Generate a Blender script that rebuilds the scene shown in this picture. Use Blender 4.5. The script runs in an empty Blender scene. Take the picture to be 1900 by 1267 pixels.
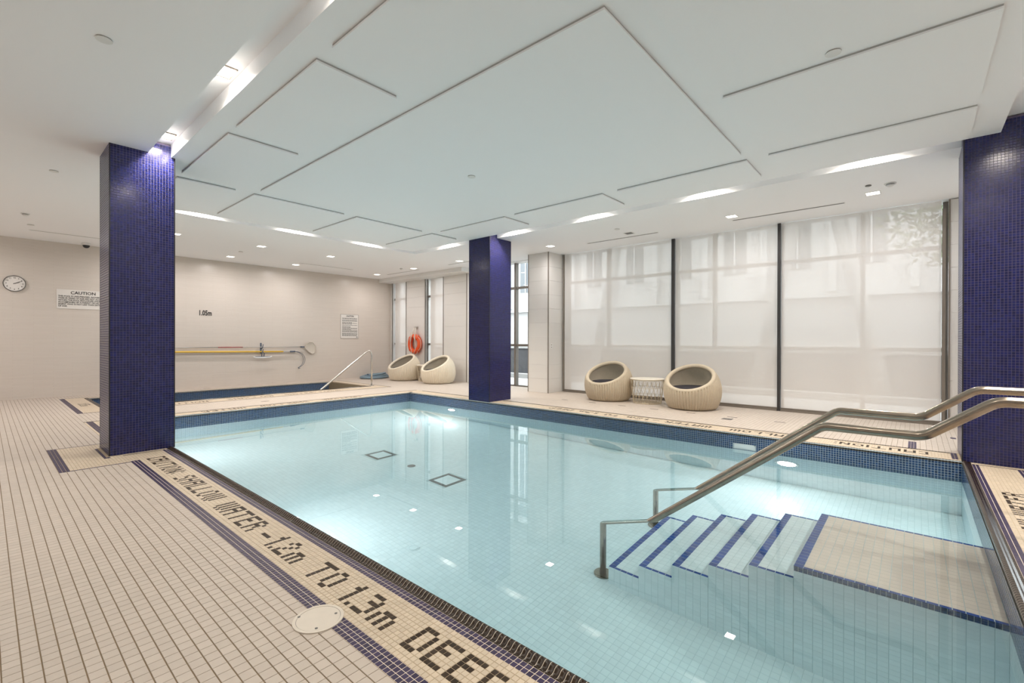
import bpy, math, random
import numpy as np
from mathutils import Matrix, Vector

random.seed(7)
sc = bpy.context.scene
COL = sc.collection

# ------------------------------------------------------------------ camera
F_PX, TH, PITCH, ROLL, HCAM = 857.13, 0.853032, -0.0023979, 0.00254626, 1.25
_cp, _sp = math.cos(PITCH), math.sin(PITCH)
FW = np.array([math.sin(TH) * _cp, math.cos(TH) * _cp, _sp])
_r0 = np.array([math.cos(TH), -math.sin(TH), 0.0])
_u0 = np.cross(_r0, FW)
_c, _s = math.cos(ROLL), math.sin(ROLL)
RT, UP = _c * _r0 + _s * _u0, -_s * _r0 + _c * _u0
CAMP = np.array([0.0, 0.0, HCAM])
cam_d = bpy.data.cameras.new('camera')
cam_d.sensor_width = 36.0
cam_d.lens = F_PX / 1900.0 * 36.0
cam_d.clip_start, cam_d.clip_end = 0.05, 300.0
cam = bpy.data.objects.new('camera', cam_d)
COL.objects.link(cam)
cam.matrix_world = Matrix(((RT[0], UP[0], -FW[0], 0.0), (RT[1], UP[1], -FW[1], 0.0), (RT[2], UP[2], -FW[2], HCAM), (0, 0, 0, 1)))
sc.camera = cam

# ------------------------------------------------------------------ colour, world
sc.view_settings.view_transform = 'Standard'
sc.view_settings.look = 'None'
sc.view_settings.exposure = 0.74
sc.view_settings.gamma = 1.0
sc.view_settings.use_curve_mapping = False
try:
    sc.cycles.use_denoising = True
    sc.cycles.max_bounces = 12
    sc.cycles.diffuse_bounces = 8
    sc.cycles.glossy_bounces = 4
    sc.cycles.transmission_bounces = 8
    sc.cycles.transparent_max_bounces = 12
    sc.cycles.sample_clamp_indirect = 6.0
    sc.cycles.caustics_refractive = True
    sc.cycles.caustics_reflective = False
    sc.cycles.blur_glossy = 1.0
except Exception:
    pass
world = bpy.data.worlds.new('overcast_sky')
sc.world = world
world.use_nodes = True
_bg = world.node_tree.nodes['Background']
_bg.inputs['Color'].default_value = (0.91, 0.955, 1.0, 1)
_bg.inputs['Strength'].default_value = 4.3

# lamp strengths (W)
W_DOWN, W_SLOT, W_POOL, W_REAR = 9.0, 20.0, 21.0, 5.0
WARM = (1.0, 0.94, 0.925)
WARM2 = (1.0, 0.91, 0.80)
POOLC = (1.0, 1.0, 1.0)


def lamp(name, loc, direction, size, watts, colour, parent=None, spread=170):
    d = bpy.data.lights.new(name, 'AREA')
    d.shape = 'SQUARE' if loc[2] > 0 else 'DISK'
    d.size = size
    d.energy = watts
    d.color = colour
    d.spread = math.radians(spread)
    if loc[2] > 0:
        d.cycles.is_caustics_light = True
    o = bpy.data.objects.new(name, d)
    COL.objects.link(o)
    q = Vector(direction).to_track_quat('-Z', 'Y')
    o.rotation_euler = q.to_euler()
    o.location = loc
    if parent is not None:
        o.parent = parent
        o.location = Vector(loc) - parent.location
    return o


# ------------------------------------------------------------------ helpers
class MB:
    """collects verts and faces for one mesh"""

    def __init__(self):
        self.v, self.f, self.sm = [], [], []

    def add(self, vs, fs, smooth=False):
        b = len(self.v)
        self.v.extend([tuple(float(c) for c in p) for p in vs])
        self.f.extend([tuple(i + b for i in f) for f in fs])
        self.sm.extend([smooth] * len(fs))
        return self

    def box(self, a, b):
        x0, y0, z0 = a
        x1, y1, z1 = b
        return self.add([(x0, y0, z0), (x1, y0, z0), (x1, y1, z0), (x0, y1, z0), (x0, y0, z1), (x1, y0, z1), (x1, y1, z1), (x0, y1, z1)],
                        [(0, 3, 2, 1), (4, 5, 6, 7), (0, 1, 5, 4), (1, 2, 6, 5), (2, 3, 7, 6), (3, 0, 4, 7)])

    def tube(self, pts, r, n=10, closed=False, caps=True):
        P = [np.array(p, float) for p in pts]
        m = len(P)
        rr = r if hasattr(r, '__len__') else [r] * m
        T = []
        for i in range(m):
            if closed:
                t = P[(i + 1) % m] - P[(i - 1) % m]
            else:
                t = P[min(i + 1, m - 1)] - P[max(i - 1, 0)]
            T.append(t / (np.linalg.norm(t) + 1e-12))
        a = np.array([0, 0, 1.0]) if abs(T[0][2]) < 0.9 else np.array([1.0, 0, 0])
        nrm = a - T[0] * (a @ T[0])
        nrm /= np.linalg.norm(nrm)
        vs = []
        for i in range(m):
            nrm = nrm - T[i] * (nrm @ T[i])
            nrm /= np.linalg.norm(nrm) + 1e-12
            b = np.cross(T[i], nrm)
            for k in range(n):
                an = 2 * math.pi * k / n
                vs.append(P[i] + rr[i] * (math.cos(an) * nrm + math.sin(an) * b))
        fs = []
        for i in range(m if closed else m - 1):
            j = (i + 1) % m
            for k in range(n):
                fs.append((i * n + k, i * n + (k + 1) % n, j * n + (k + 1) % n, j * n + k))
        self.add(vs, fs, True)
        if caps and not closed:
            b0 = len(self.v) - len(vs)
            self.f.append(tuple(b0 + k for k in range(n - 1, -1, -1)))
            self.f.append(tuple(b0 + (m - 1) * n + k for k in range(n)))
            self.sm += [False, False]
        return self

    def cyl(self, c, axis, r, h, n=24, r2=None):
        """cylinder from c along axis (unit) by h, radius r at start, r2 at end"""
        c, axis = np.array(c, float), np.array(axis, float)
        r2 = r if r2 is None else r2
        a = np.array([0, 0, 1.0]) if abs(axis[2]) < 0.9 else np.array([1.0, 0, 0])
        u = np.cross(a, axis)
        u /= np.linalg.norm(u)
        w = np.cross(axis, u)
        vs = []
        for rad, off in ((r, 0), (r2, h)):
            for k in range(n):
                an = 2 * math.pi * k / n
                vs.append(c + axis * off + rad * (math.cos(an) * u + math.sin(an) * w))
        self.add(vs, [(k, (k + 1) % n, n + (k + 1) % n, n + k) for k in range(n)], True)
        b = len(self.v) - 2 * n
        self.f += [tuple(b + k for k in range(n - 1, -1, -1)), tuple(b + n + k for k in range(n))]
        self.sm += [False, False]
        return self

    def ring(self, c, axis, r0, r1, h, n=32):
        """flat washer: inner r0, outer r1, thickness h along axis"""
        c, axis = np.array(c, float), np.array(axis, float)
        a = np.array([0, 0, 1.0]) if abs(axis[2]) < 0.9 else np.array([1.0, 0, 0])
        u = np.cross(a, axis)
        u /= np.linalg.norm(u)
        w = np.cross(axis, u)
        vs = []
        for rad, off in ((r0, 0), (r1, 0), (r1, h), (r0, h)):
            for k in range(n):
                an = 2 * math.pi * k / n
                vs.append(c + axis * off + rad * (math.cos(an) * u + math.sin(an) * w))
        fs = []
        for q in range(4):
            p = (q + 1) % 4
            for k in range(n):
                k2 = (k + 1) % n
                fs.append((q * n + k2, q * n + k, p * n + k, p * n + k2))
        return self.add(vs, fs)

    def prism(self, poly, a, b):
        """extrude polygon: poly list of 3D points, a->b offset vector b-a"""
        P = [np.array(p, float) + np.array(a, float) for p in poly]
        Q = [np.array(p, float) + np.array(b, float) for p in poly]
        n = len(P)
        fs = [(i, (i + 1) % n, n + (i + 1) % n, n + i) for i in range(n)]
        fs += [tuple(range(n - 1, -1, -1)), tuple(range(n, 2 * n))]
        return self.add(P + Q, fs)


def mesh_of(name, mb):
    me = bpy.data.meshes.new(name)
    me.from_pydata(mb.v, [], mb.f)
    if any(mb.sm):
        me.polygons.foreach_set('use_smooth', mb.sm)
    me.update()
    return me


def obj(name, mb, mat, parent=None, offset=None, kind=None, label=None):
    """link one mesh; verts are in world space, moved into the parent's space"""
    me = mb if isinstance(mb, bpy.types.Mesh) else mesh_of(name, mb)
    if mat is not None:
        me.materials.append(mat)
    o = bpy.data.objects.new(name, me)
    COL.objects.link(o)
    if parent is not None:
        o.parent = parent
        p, w = parent, Vector((0, 0, 0))
        while p is not None:
            w += p.location
            p = p.parent
        o.location = -w
    if offset is not None:
        o.location = Vector(o.location) + Vector(offset)
    if kind:
        o['kind'] = kind
    if label:
        o['label'] = label
    return o


def thing(name, label, cat, loc=(0, 0, 0), group=None):
    o = bpy.data.objects.new(name, None)
    o.empty_display_size = 0.1
    COL.objects.link(o)
    o.location = loc
    tag(o, label, cat, group)
    return o


def tag(o, label, cat, group=None):
    o['label'] = label
    o['category'] = cat
    if group:
        o['group'] = group
    return o


def struct(name, mb, mat, label=None):
    o = obj(name, mb, mat)
    o['kind'] = 'structure'
    if label:
        o['label'] = label
    return o


def copy_tree(o, parent=None):
    c = o.copy()
    COL.objects.link(c)
    if parent is not None:
        c.parent = parent
    for ch in list(o.children):
        copy_tree(ch, c)
    return c


def text_mesh(body, size, align='CENTER', bold=0.0, sx=1.0, extrude=0.0008, spacing=1.0):
    cu = bpy.data.curves.new('text', 'FONT')
    cu.body = body
    cu.size = size
    cu.align_x = align
    cu.offset = bold
    cu.extrude = extrude
    cu.space_line = spacing
    cu.resolution_u = 2
    o = bpy.data.objects.new('text', cu)
    COL.objects.link(o)
    bpy.context.view_layer.update()
    dg = bpy.context.evaluated_depsgraph_get()
    me = bpy.data.meshes.new_from_object(o.evaluated_get(dg))
    bpy.data.objects.remove(o)
    bpy.data.curves.remove(cu)
    for v in me.vertices:
        v.co.x *= sx
    return me


def wall_text(name, me, mat, parent, x, y, z):
    """text on the back wall, read by someone facing +Y"""
    me.transform(Matrix.Translation((x, y, z)) @ Matrix.Rotation(math.pi / 2, 4, 'X'))
    return obj(name, me, mat, parent)


# ------------------------------------------------------------------ materials
def nm(name):
    m = bpy.data.materials.new(name)
    m.use_nodes = True
    return m, m.node_tree.nodes, m.node_tree.links, m.node_tree.nodes['Principled BSDF']


def mat(name, col, rough=0.5, metal=0.0, spec=0.5, vary=0.0, noise=0.0, nscale=6.0, bump=0.0, bscale=60.0, coat=0.0):
    m, N, L, b = nm(name)
    b.inputs['Roughness'].default_value = rough
    b.inputs['Metallic'].default_value = metal
    b.inputs['Specular IOR Level'].default_value = spec
    b.inputs['Coat Weight'].default_value = coat
    src = None
    if vary or noise:
        hsv = N.new('ShaderNodeHueSaturation')
        hsv.inputs['Color'].default_value = (*col, 1)
        acc = N.new('ShaderNodeMath')
        acc.operation = 'ADD'
        acc.inputs[0].default_value = 1.0
        acc.inputs[1].default_value = 0.0
        if vary:
            g = N.new('ShaderNodeNewGeometry')
            oi = N.new('ShaderNodeObjectInfo')
            a = N.new('ShaderNodeMath')
            a.operation = 'ADD'
            L.new(g.outputs['Random Per Island'], a.inputs[0])
            L.new(oi.outputs['Random'], a.inputs[1])
            fr = N.new('ShaderNodeMath')
            fr.operation = 'FRACT'
            L.new(a.outputs[0], fr.inputs[0])
            mr = N.new('ShaderNodeMapRange')
            mr.inputs['To Min'].default_value = 1 - vary
            mr.inputs['To Max'].default_value = 1 + vary
            L.new(fr.outputs[0], mr.inputs['Value'])
            L.new(mr.outputs[0], acc.inputs[0])
        if noise:
            geo = N.new('ShaderNodeNewGeometry')
            nz = N.new('ShaderNodeTexNoise')
            nz.inputs['Scale'].default_value = nscale
            nz.inputs['Detail'].default_value = 4
            L.new(geo.outputs['Position'], nz.inputs['Vector'])
            mr2 = N.new('ShaderNodeMapRange')
            mr2.inputs['To Min'].default_value = -noise
            mr2.inputs['To Max'].default_value = noise
            L.new(nz.outputs['Fac'], mr2.inputs['Value'])
            L.new(mr2.outputs[0], acc.inputs[1])
        L.new(acc.outputs[0], hsv.inputs['Value'])
        L.new(hsv.outputs['Color'], b.inputs['Base Color'])
    else:
        b.inputs['Base Color'].default_value = (*col, 1)
    if bump:
        geo = N.new('ShaderNodeNewGeometry')
        nz = N.new('ShaderNodeTexNoise')
        nz.inputs['Scale'].default_value = bscale
        L.new(geo.outputs['Position'], nz.inputs['Vector'])
        bp = N.new('ShaderNodeBump')
        bp.inputs['Strength'].default_value = bump
        bp.inputs['Distance'].default_value = 0.01
        L.new(nz.outputs['Fac'], bp.inputs['Height'])
        L.new(bp.outputs[0], b.inputs['Normal'])
    return m


def emit_mat(name, col, strength):
    m, N, L, b = nm(name)
    b.inputs['Base Color'].default_value = (0.9, 0.9, 0.9, 1)
    b.inputs['Emission Color'].default_value = (*col, 1)
    b.inputs['Emission Strength'].default_value = strength
    return m


M = {}
M['ceiling'] = mat('ceiling_paint', (0.93, 0.93, 0.94), 0.7, bump=0.03, bscale=90)
M['shadow_gap'] = mat('shadow_gap_grey', (0.46, 0.455, 0.45), 0.7)  # grey stands in for the shade in the gap around ceiling panels
M['white'] = mat('white_paint', (0.78, 0.77, 0.75), 0.5)
M['field'] = mat('deck_tile_glaze', (0.54, 0.475, 0.415), 0.5, spec=0.3, vary=0.035, noise=0.03, nscale=1.5)
M['beige'] = mat('mosaic_tile_beige', (0.60, 0.505, 0.39), 0.45, vary=0.07, noise=0.03, nscale=2)
M['purple'] = mat('mosaic_tile_indigo', (0.045, 0.034, 0.078), 0.42, spec=0.3, vary=0.22)
M['letter'] = mat('mosaic_tile_brown', (0.036, 0.023, 0.014), 0.5, spec=0.25, vary=0.25)
M['grout_dark'] = mat('deck_grout', (0.22, 0.16, 0.095), 0.9, noise=0.1, nscale=5)
M['grout_mid'] = mat('mosaic_grout', (0.46, 0.37, 0.25), 0.9, noise=0.08, nscale=5)
M['grout_light'] = mat('pale_grout', (0.68, 0.60, 0.50), 0.9)
M['bullnose'] = mat('coping_tile_black', (0.026, 0.015, 0.008), 0.24, spec=0.3, vary=0.2)
M['navy'] = mat('waterline_tile_navy', (0.014, 0.046, 0.135), 0.12, vary=0.35)
M['navy_grout'] = mat('waterline_grout', (0.50, 0.55, 0.58), 0.8)
M['column'] = mat('column_tile_indigo', (0.0105, 0.0145, 0.092), 0.2, spec=0.45, vary=0.35)
M['column_grout'] = mat('column_grout', (0.15, 0.125, 0.20), 0.8)
M['black'] = mat('black_trim', (0.012, 0.012, 0.014), 0.35)
M['pooltile'] = mat('pool_tile_white', (0.85, 0.86, 0.86), 0.25, vary=0.03)
M['landing'] = mat('landing_tile_cream', (0.88, 0.69, 0.58), 0.25, vary=0.03)
M['pool_grout'] = mat('pool_grout', (0.62, 0.67, 0.67), 0.85)
M['nosing'] = mat('nosing_tile_blue', (0.02, 0.07, 0.30), 0.2, vary=0.2)
M['steel'] = mat('stainless_steel', (0.62, 0.60, 0.57), 0.24, metal=1.0, noise=0.12, nscale=9)
M['rail'] = mat('rail_steel', (0.37, 0.315, 0.26), 0.22, metal=1.0, noise=0.22, nscale=14)
M['mull'] = mat('bronze_aluminium', (0.19, 0.17, 0.15), 0.4, metal=0.4)
M['channel'] = mat('dark_channel', (0.045, 0.043, 0.042), 0.4)
M['channel_mid'] = mat('bronze_joint_strip', (0.22, 0.19, 0.16), 0.45)
M['piertile'] = mat('pier_tile_white', (0.74, 0.72, 0.69), 0.14, vary=0.02)
M['wicker'] = mat('woven_wicker', (0.56, 0.475, 0.355), 0.6, noise=0.12, nscale=40)
M['wicker_pale'] = mat('woven_wicker_pale', (0.74, 0.66, 0.53), 0.6, noise=0.10, nscale=40)
M['cushion'] = mat('dark_fabric', (0.018, 0.015, 0.022), 0.85, bump=0.2, bscale=200)
M['wire'] = mat('cream_wire', (0.66, 0.57, 0.42), 0.4)
M['tabletop'] = mat('cream_laminate', (0.74, 0.68, 0.57), 0.35)
M['orange'] = mat('lifebuoy_orange', (0.80, 0.10, 0.02), 0.45)
M['rope'] = mat('white_rope', (0.72, 0.68, 0.60), 0.8)
M['hose'] = mat('hose_blue', (0.16, 0.24, 0.30), 0.45)
M['yellow'] = mat('pole_yellow', (0.78, 0.50, 0.05), 0.35)
M['alu'] = mat('pole_grey', (0.52, 0.50, 0.48), 0.35, metal=0.6)
M['redgrey'] = mat('pole_red_band', (0.36, 0.10, 0.10), 0.4)
M['bracket'] = mat('bracket_grey_blue', (0.10, 0.13, 0.18), 0.5)
M['net'] = mat('net_cream', (0.62, 0.57, 0.50), 0.8, bump=0.3, bscale=300)
M['sign'] = mat('sign_white', (0.80, 0.77, 0.73), 0.4)
M['ink'] = mat('black_ink', (0.015, 0.013, 0.012), 0.5)
M['lid'] = mat('lid_cream', (0.66, 0.60, 0.52), 0.45, noise=0.05, nscale=20)
M['grate'] = mat('grate_grey', (0.12, 0.115, 0.11), 0.5)
M['plastic'] = mat('white_plastic', (0.80, 0.82, 0.82), 0.35)
M['lens'] = emit_mat('lamp_lens', (1.0, 0.93, 0.82), 5.0)
M['poollens'] = emit_mat('pool_lamp_lens', (0.95, 1.0, 0.98), 9.0)
M['leaf'] = mat('leaf_green', (0.09, 0.13, 0.05), 0.6, vary=0.3)
M['bark'] = mat('bark', (0.09, 0.075, 0.06), 0.9)
M['concrete'] = mat('concrete', (0.34, 0.335, 0.33), 0.85, noise=0.1, nscale=2)
M['asphalt'] = mat('pale_paving', (0.44, 0.44, 0.44), 0.9, noise=0.15, nscale=12)
M['stone'] = mat('dark_stone', (0.055, 0.055, 0.06), 0.8, noise=0.35, nscale=9)
M['facade'] = mat('pale_facade', (0.46, 0.46, 0.46), 0.7)
M['farglass'] = mat('far_window_glass', (0.10, 0.11, 0.12), 0.3)


def linear_tile_material():
    """thin stacked white wall tiles, far away: relief by a brick texture"""
    m, N, L, b = nm('linear_wall_tile')
    geo = N.new('ShaderNodeNewGeometry')
    sep = N.new('ShaderNodeSeparateXYZ')
    L.new(geo.outputs['Position'], sep.inputs[0])
    add = N.new('ShaderNodeMath')
    add.operation = 'ADD'
    L.new(sep.outputs['X'], add.inputs[0])
    L.new(sep.outputs['Y'], add.inputs[1])
    cmb = N.new('ShaderNodeCombineXYZ')
    L.new(add.outputs[0], cmb.inputs['X'])
    L.new(sep.outputs['Z'], cmb.inputs['Y'])
    br = N.new('ShaderNodeTexBrick')
    br.inputs['Scale'].default_value = 1.0
    br.inputs['Brick Width'].default_value = 0.60
    br.inputs['Row Height'].default_value = 0.032
    br.inputs['Mortar Size'].default_value = 0.0022
    br.inputs['Color1'].default_value = (0.70, 0.64, 0.58, 1)
    br.inputs['Color2'].default_value = (0.68, 0.62, 0.56, 1)
    br.inputs['Mortar'].default_value = (0.62, 0.56, 0.50, 1)
    L.new(cmb.outputs[0], br.inputs['Vector'])
    L.new(br.outputs['Color'], b.inputs['Base Color'])
    bp = N.new('ShaderNodeBump')
    bp.inputs['Strength'].default_value = 0.35
    bp.inputs['Distance'].default_value = 0.004
    bp.invert = True
    L.new(br.outputs['Fac'], bp.inputs['Height'])
    L.new(bp.outputs[0], b.inputs['Normal'])
    b.inputs['Roughness'].default_value = 0.28
    return m


M['wall'] = linear_tile_material()


def shade_material():
    m, N, L, b = nm('roller_shade_screen')
    out = N['Material Output']
    N.remove(b)
    dif = N.new('ShaderNodeBsdfDiffuse')
    dif.inputs['Color'].default_value = (0.85, 0.805, 0.765, 1)
    trl = N.new('ShaderNodeBsdfTranslucent')
    trl.inputs['Color'].default_value = (0.70, 0.67, 0.63, 1)
    mx = N.new('ShaderNodeMixShader')
    mx.inputs[0].default_value = 0.17
    L.new(dif.outputs[0], mx.inputs[1])
    L.new(trl.outputs[0], mx.inputs[2])
    tr = N.new('ShaderNodeBsdfTransparent')
    mx2 = N.new('ShaderNodeMixShader')
    mx2.inputs[0].default_value = 0.13
    L.new(mx.outputs[0], mx2.inputs[1])
    L.new(tr.outputs[0], mx2.inputs[2])
    L.new(mx2.outputs[0], out.inputs['Surface'])
    return m


M['shade'] = shade_material()


def pane_material():
    m, N, L, b = nm('window_glass')
    out = N['Material Output']
    N.remove(b)
    tr = N.new('ShaderNodeBsdfTransparent')
    tr.inputs['Color'].default_value = (0.93, 0.95, 0.94, 1)
    gl = N.new('ShaderNodeBsdfGlossy')
    gl.inputs['Roughness'].default_value = 0.02
    fr = N.new('ShaderNodeFresnel')
    fr.inputs['IOR'].default_value = 1.45
    mx = N.new('ShaderNodeMixShader')
    gb = N.new('ShaderNodeNewGeometry')
    inv = N.new('ShaderNodeMath')
    inv.operation = 'SUBTRACT'
    inv.inputs[0].default_value = 1.0
    L.new(gb.outputs['Backfacing'], inv.inputs[1])
    mu = N.new('ShaderNodeMath')
    mu.operation = 'MULTIPLY'
    L.new(fr.outputs[0], mu.inputs[0])
    L.new(inv.outputs[0], mu.inputs[1])
    L.new(mu.outputs[0], mx.inputs[0])
    L.new(tr.outputs[0], mx.inputs[1])
    L.new(gl.outputs[0], mx.inputs[2])
    L.new(mx.outputs[0], out.inputs['Surface'])
    return m


M['pane'] = pane_material()


def water_material(name, density):
    m, N, L, b = nm(name)
    out = N['Material Output']
    N.remove(b)
    gl = N.new('ShaderNodeBsdfGlass')
    gl.inputs['IOR'].default_value = 1.333
    gl.inputs['Roughness'].default_value = 0.0
    gl.inputs['Color'].default_value = (1, 1, 1, 1)
    ab = N.new('ShaderNodeVolumeAbsorption')
    ab.inputs['Color'].default_value = (0.10, 0.835, 0.99, 1)
    ab.inputs['Density'].default_value = density
    geo = N.new('ShaderNodeNewGeometry')
    nz = N.new('ShaderNodeTexNoise')
    nz.inputs['Scale'].default_value = 2.2
    nz.inputs['Detail'].default_value = 1.0
    L.new(geo.outputs['Position'], nz.inputs['Vector'])
    bp = N.new('ShaderNodeBump')
    bp.inputs['Strength'].default_value = 0.02
    bp.inputs['Distance'].default_value = 0.02
    L.new(nz.outputs['Fac'], bp.inputs['Height'])
    L.new(gl.outputs[0], out.inputs['Surface'])
    L.new(ab.outputs[0], out.inputs['Volume'])
    return m


M['water'] = water_material('pool_water', 0.105)
M['spawater'] = water_material('spa_water', 0.13)

# ------------------------------------------------------------------ tile engine
T1, T2 = 0.0263, 0.0527


class Tiles:
    """records of tiles: centre, half u, half v, normal * height"""

    def __init__(self):
        self.r = []

    def add(self, c, u, v, n):
        self.r.append((*c, *u, *v, *n))

    def deck(self, x0, x1, y0, y1, z=0.0, h=0.0018):
        self.r.append(((x0 + x1) / 2, (y0 + y1) / 2, z - h, (x1 - x0) / 2, 0, 0, 0, (y1 - y0) / 2, 0, 0, 0, h))


def tile_mesh(name, R, mat_):
    R = np.asarray(R, float).reshape(-1, 12)
    n = len(R)
    c, u, v, nn = R[:, 0:3], R[:, 3:6], R[:, 6:9], R[:, 9:12]
    e = 0.0007
    ul = np.linalg.norm(u, axis=1, keepdims=True)
    vl = np.linalg.norm(v, axis=1, keepdims=True)
    u2, v2 = u * (1 - e / ul), v * (1 - e / vl)
    V = np.stack([c - u - v, c + u - v, c + u + v, c - u + v, c - u2 - v2 + nn, c + u2 - v2 + nn, c + u2 + v2 + nn, c - u2 + v2 + nn], 1).reshape(-1, 3)
    # orient faces by handedness
    hand = np.einsum('ij,ij->i', np.cross(u, v), nn) > 0
    Fp = np.array([(4, 5, 6, 7), (0, 1, 5, 4), (1, 2, 6, 5), (2, 3, 7, 6), (3, 0, 4, 7)])
    Fn = Fp[:, ::-1]
    F = np.where(hand[:, None, None], Fp[None], Fn[None]) + (np.arange(n) * 8)[:, None, None]
    F = F.reshape(-1, 4)
    me = bpy.data.meshes.new(name)
    me.vertices.add(len(V))
    me.vertices.foreach_set('co', V.ravel())
    me.loops.add(len(F) * 4)
    me.loops.foreach_set('vertex_index', F.ravel().astype(np.int32))
    me.polygons.add(len(F))
    me.polygons.foreach_set('loop_start', (np.arange(len(F)) * 4).astype(np.int32))
    me.update(calc_edges=True)
    me.validate()
    me.shade_flat()
    me.materials.append(mat_)
    return me


def in_frame(c):
    q = c - CAMP
    z = q @ FW
    ok = z > 0.2
    z = np.where(ok, z, 1)
    x = 950 + F_PX * (q @ RT) / z
    y = 633.5 - F_PX * (q @ UP) / z
    return ok & (x > -8) & (x < 1908) & (y > -8) & (y < 1275)


_tile_cache = {}


def lay(tiles, piece, rest, mat_, parent, limit=300, near_only=None):
    """the nearest tiles in view become objects, the rest one joined part"""
    R = np.asarray(tiles.r if isinstance(tiles, Tiles) else tiles, float).reshape(-1, 12)
    if not len(R):
        return
    w = Vector((0, 0, 0))
    p = parent
    while p is not None:
        w += p.location
        p = p.parent
    sel = np.zeros(len(R), bool)
    if limit:
        d = np.linalg.norm(R[:, :3] - CAMP, axis=1)
        ok = in_frame(R[:, :3])
        if near_only is not None:
            ok &= d < near_only
        idx = np.where(ok)[0]
        idx = idx[np.argsort(d[idx])][:limit]
        sel[idx] = True
        for i in idx:
            key = (mat_.name, piece, tuple(np.round(R[i, 3:], 4)))
            me = _tile_cache.get(key)
            if me is None:
                r = R[i].copy()
                r[:3] = 0
                me = tile_mesh(piece, r, mat_)
                _tile_cache[key] = me
            o = bpy.data.objects.new(piece, me)
            COL.objects.link(o)
            o.parent = parent
            o.location = Vector(R[i, :3]) - w
    if (~sel).any():
        me = tile_mesh(rest, R[~sel], mat_)
        o = bpy.data.objects.new(rest, me)
        COL.objects.link(o)
        o.parent = parent
        o.location = -w
        o['kind'] = 'stuff'


# ------------------------------------------------------------------ key dimensions
PX0, PX1, PY0, PY1 = 1.456, 6.72, -0.37, 9.09      # pool basin
SX0, SX1, SY0, SY1 = 1.47, 6.85, 11.15, 13.17      # spa basin
ZW = -0.197
CEIL, SLOTZ = 3.35, 3.50
YB = 14.0                                          # back wall
XR = -2.8                                          # wall on the far left (out of view)
YN = -3.6                                          # wall behind the camera
XWIN, XSH = 9.62, 9.40                             # curtain wall, roller shades


def floor_z(y):
    return -1.5 + 0.1 * min(max((y + 0.37) / 9.46, 0), 1)


# ------------------------------------------------------------------ FLOOR
bed = MB()
ZB = -0.0022
for (x0, x1, y0, y1) in ((XR, PX0 - 0.066, YN, YB), (PX0 - 0.066, PX1 + 0.066, YN, PY0 - 0.066), (PX1 + 0.066, 9.72, YN, YB),
                         (PX0 - 0.066, PX1 + 0.066, PY1 + 0.066, SY0 - 0.066), (PX0 - 0.066, PX1 + 0.066, SY1 + 0.066, YB)):
    bed.box((x0, y0, -0.22), (x1, y1, ZB))
bed.box((PX0 - 0.066, SY0 - 0.066, -0.22), (SX0 - 0.066, SY1 + 0.066, ZB))
floor = struct('floor', bed, M['grout_dark'], 'white tiled pool deck with mosaic lettering borders')

buckets = {'field': Tiles(), 'beige': Tiles(), 'purple': Tiles(), 'letter': Tiles()}
light_bed = MB()


def field(x0, x1, y0, y1):
    """2 inch tiles: wide joints along Y, thin joints across"""
    gx, gy = 0.0018, 0.0011
    ox, oy = 0.993, 0.004
    i0, i1 = math.floor((x0 - ox) / T2), math.ceil((x1 - ox) / T2)
    j0, j1 = math.floor((y0 - oy) / T2), math.ceil((y1 - oy) / T2)
    B = buckets['field']
    for i in range(i0, i1):
        a, b = max(ox + i * T2 + gx, x0), min(ox + (i + 1) * T2 - gx, x1)
        if b - a < 0.006:
            continue
        for j in range(j0, j1):
            c, d = max(oy + j * T2 + gy, y0), min(oy + (j + 1) * T2 - gy, y1)
            if d - c < 0.006:
                continue
            B.deck(a, b, c, d)


FONT = {
    'C': ['XXX', 'X..', 'X..', 'X..', 'X..', 'XXX'], 'A': ['XXXX', 'X..X', 'XXXX', 'X..X', 'X..X', 'X..X'],
    'U': ['X..X', 'X..X', 'X..X', 'X..X', 'X..X', 'XXXX'], 'T': ['XXXXX', '..X..', '..X..', '..X..', '..X..', '..X..'],
    'I': ['X', 'X', 'X', 'X', 'X', 'X'], 'O': ['.XX.', 'X..X', 'X..X', 'X..X', 'X..X', '.XX.'],
    'N': ['X..X', 'XX.X', 'XX.X', 'X.XX', 'X.XX', 'X..X'], ':': ['.', 'X', '.', '.', 'X', '.'],
    'S': ['.XXX', 'X...', '.XX.', '...X', '...X', 'XXX.'], 'H': ['X..X', 'X..X', 'XXXX', 'X..X', 'X..X', 'X..X'],
    'L': ['X...', 'X...', 'X...', 'X...', 'X...', 'XXXX'], 'W': ['X.X.X', 'X.X.X', 'X.X.X', 'X.X.X', 'X.X.X', '.X.X.'],
    'E': ['XXXX', 'X...', 'XXX.', 'X...', 'X...', 'XXXX'], 'R': ['XXX.', 'X..X', 'XXX.', 'X.X.', 'X..X', 'X..X'],
    '-': ['....', '....', '....', 'XXXX', '....', '....'], '1': ['.X', 'XX', '.X', '.X', '.X', '.X'], '.': ['.', '.', '.', '.', '.', 'X'],
    '2': ['.XX.', 'X..X', '..X.', '.X..', 'X...', 'XXXX'], '3': ['XXX.', '...X', '.XXX', '...X', '...X', 'XXX.'],
    'm': ['.....', '.....', '.XXX.', 'X.X.X', 'X.X.X', 'X.X.X'], 'D': ['XXX.', 'X..X', 'X..X', 'X..X', 'X..X', 'XXX.'],
    'P': ['XXX.', 'X..X', 'X..X', 'XXX.', 'X...', 'X...'], '0': ['.XX.', 'X..X', 'X..X', 'X..X', 'X..X', '.XX.'],
    '5': ['XXXX', 'X...', 'XXX.', '...X', '...X', 'XXX.'], ' ': ['..'] * 6}


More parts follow.
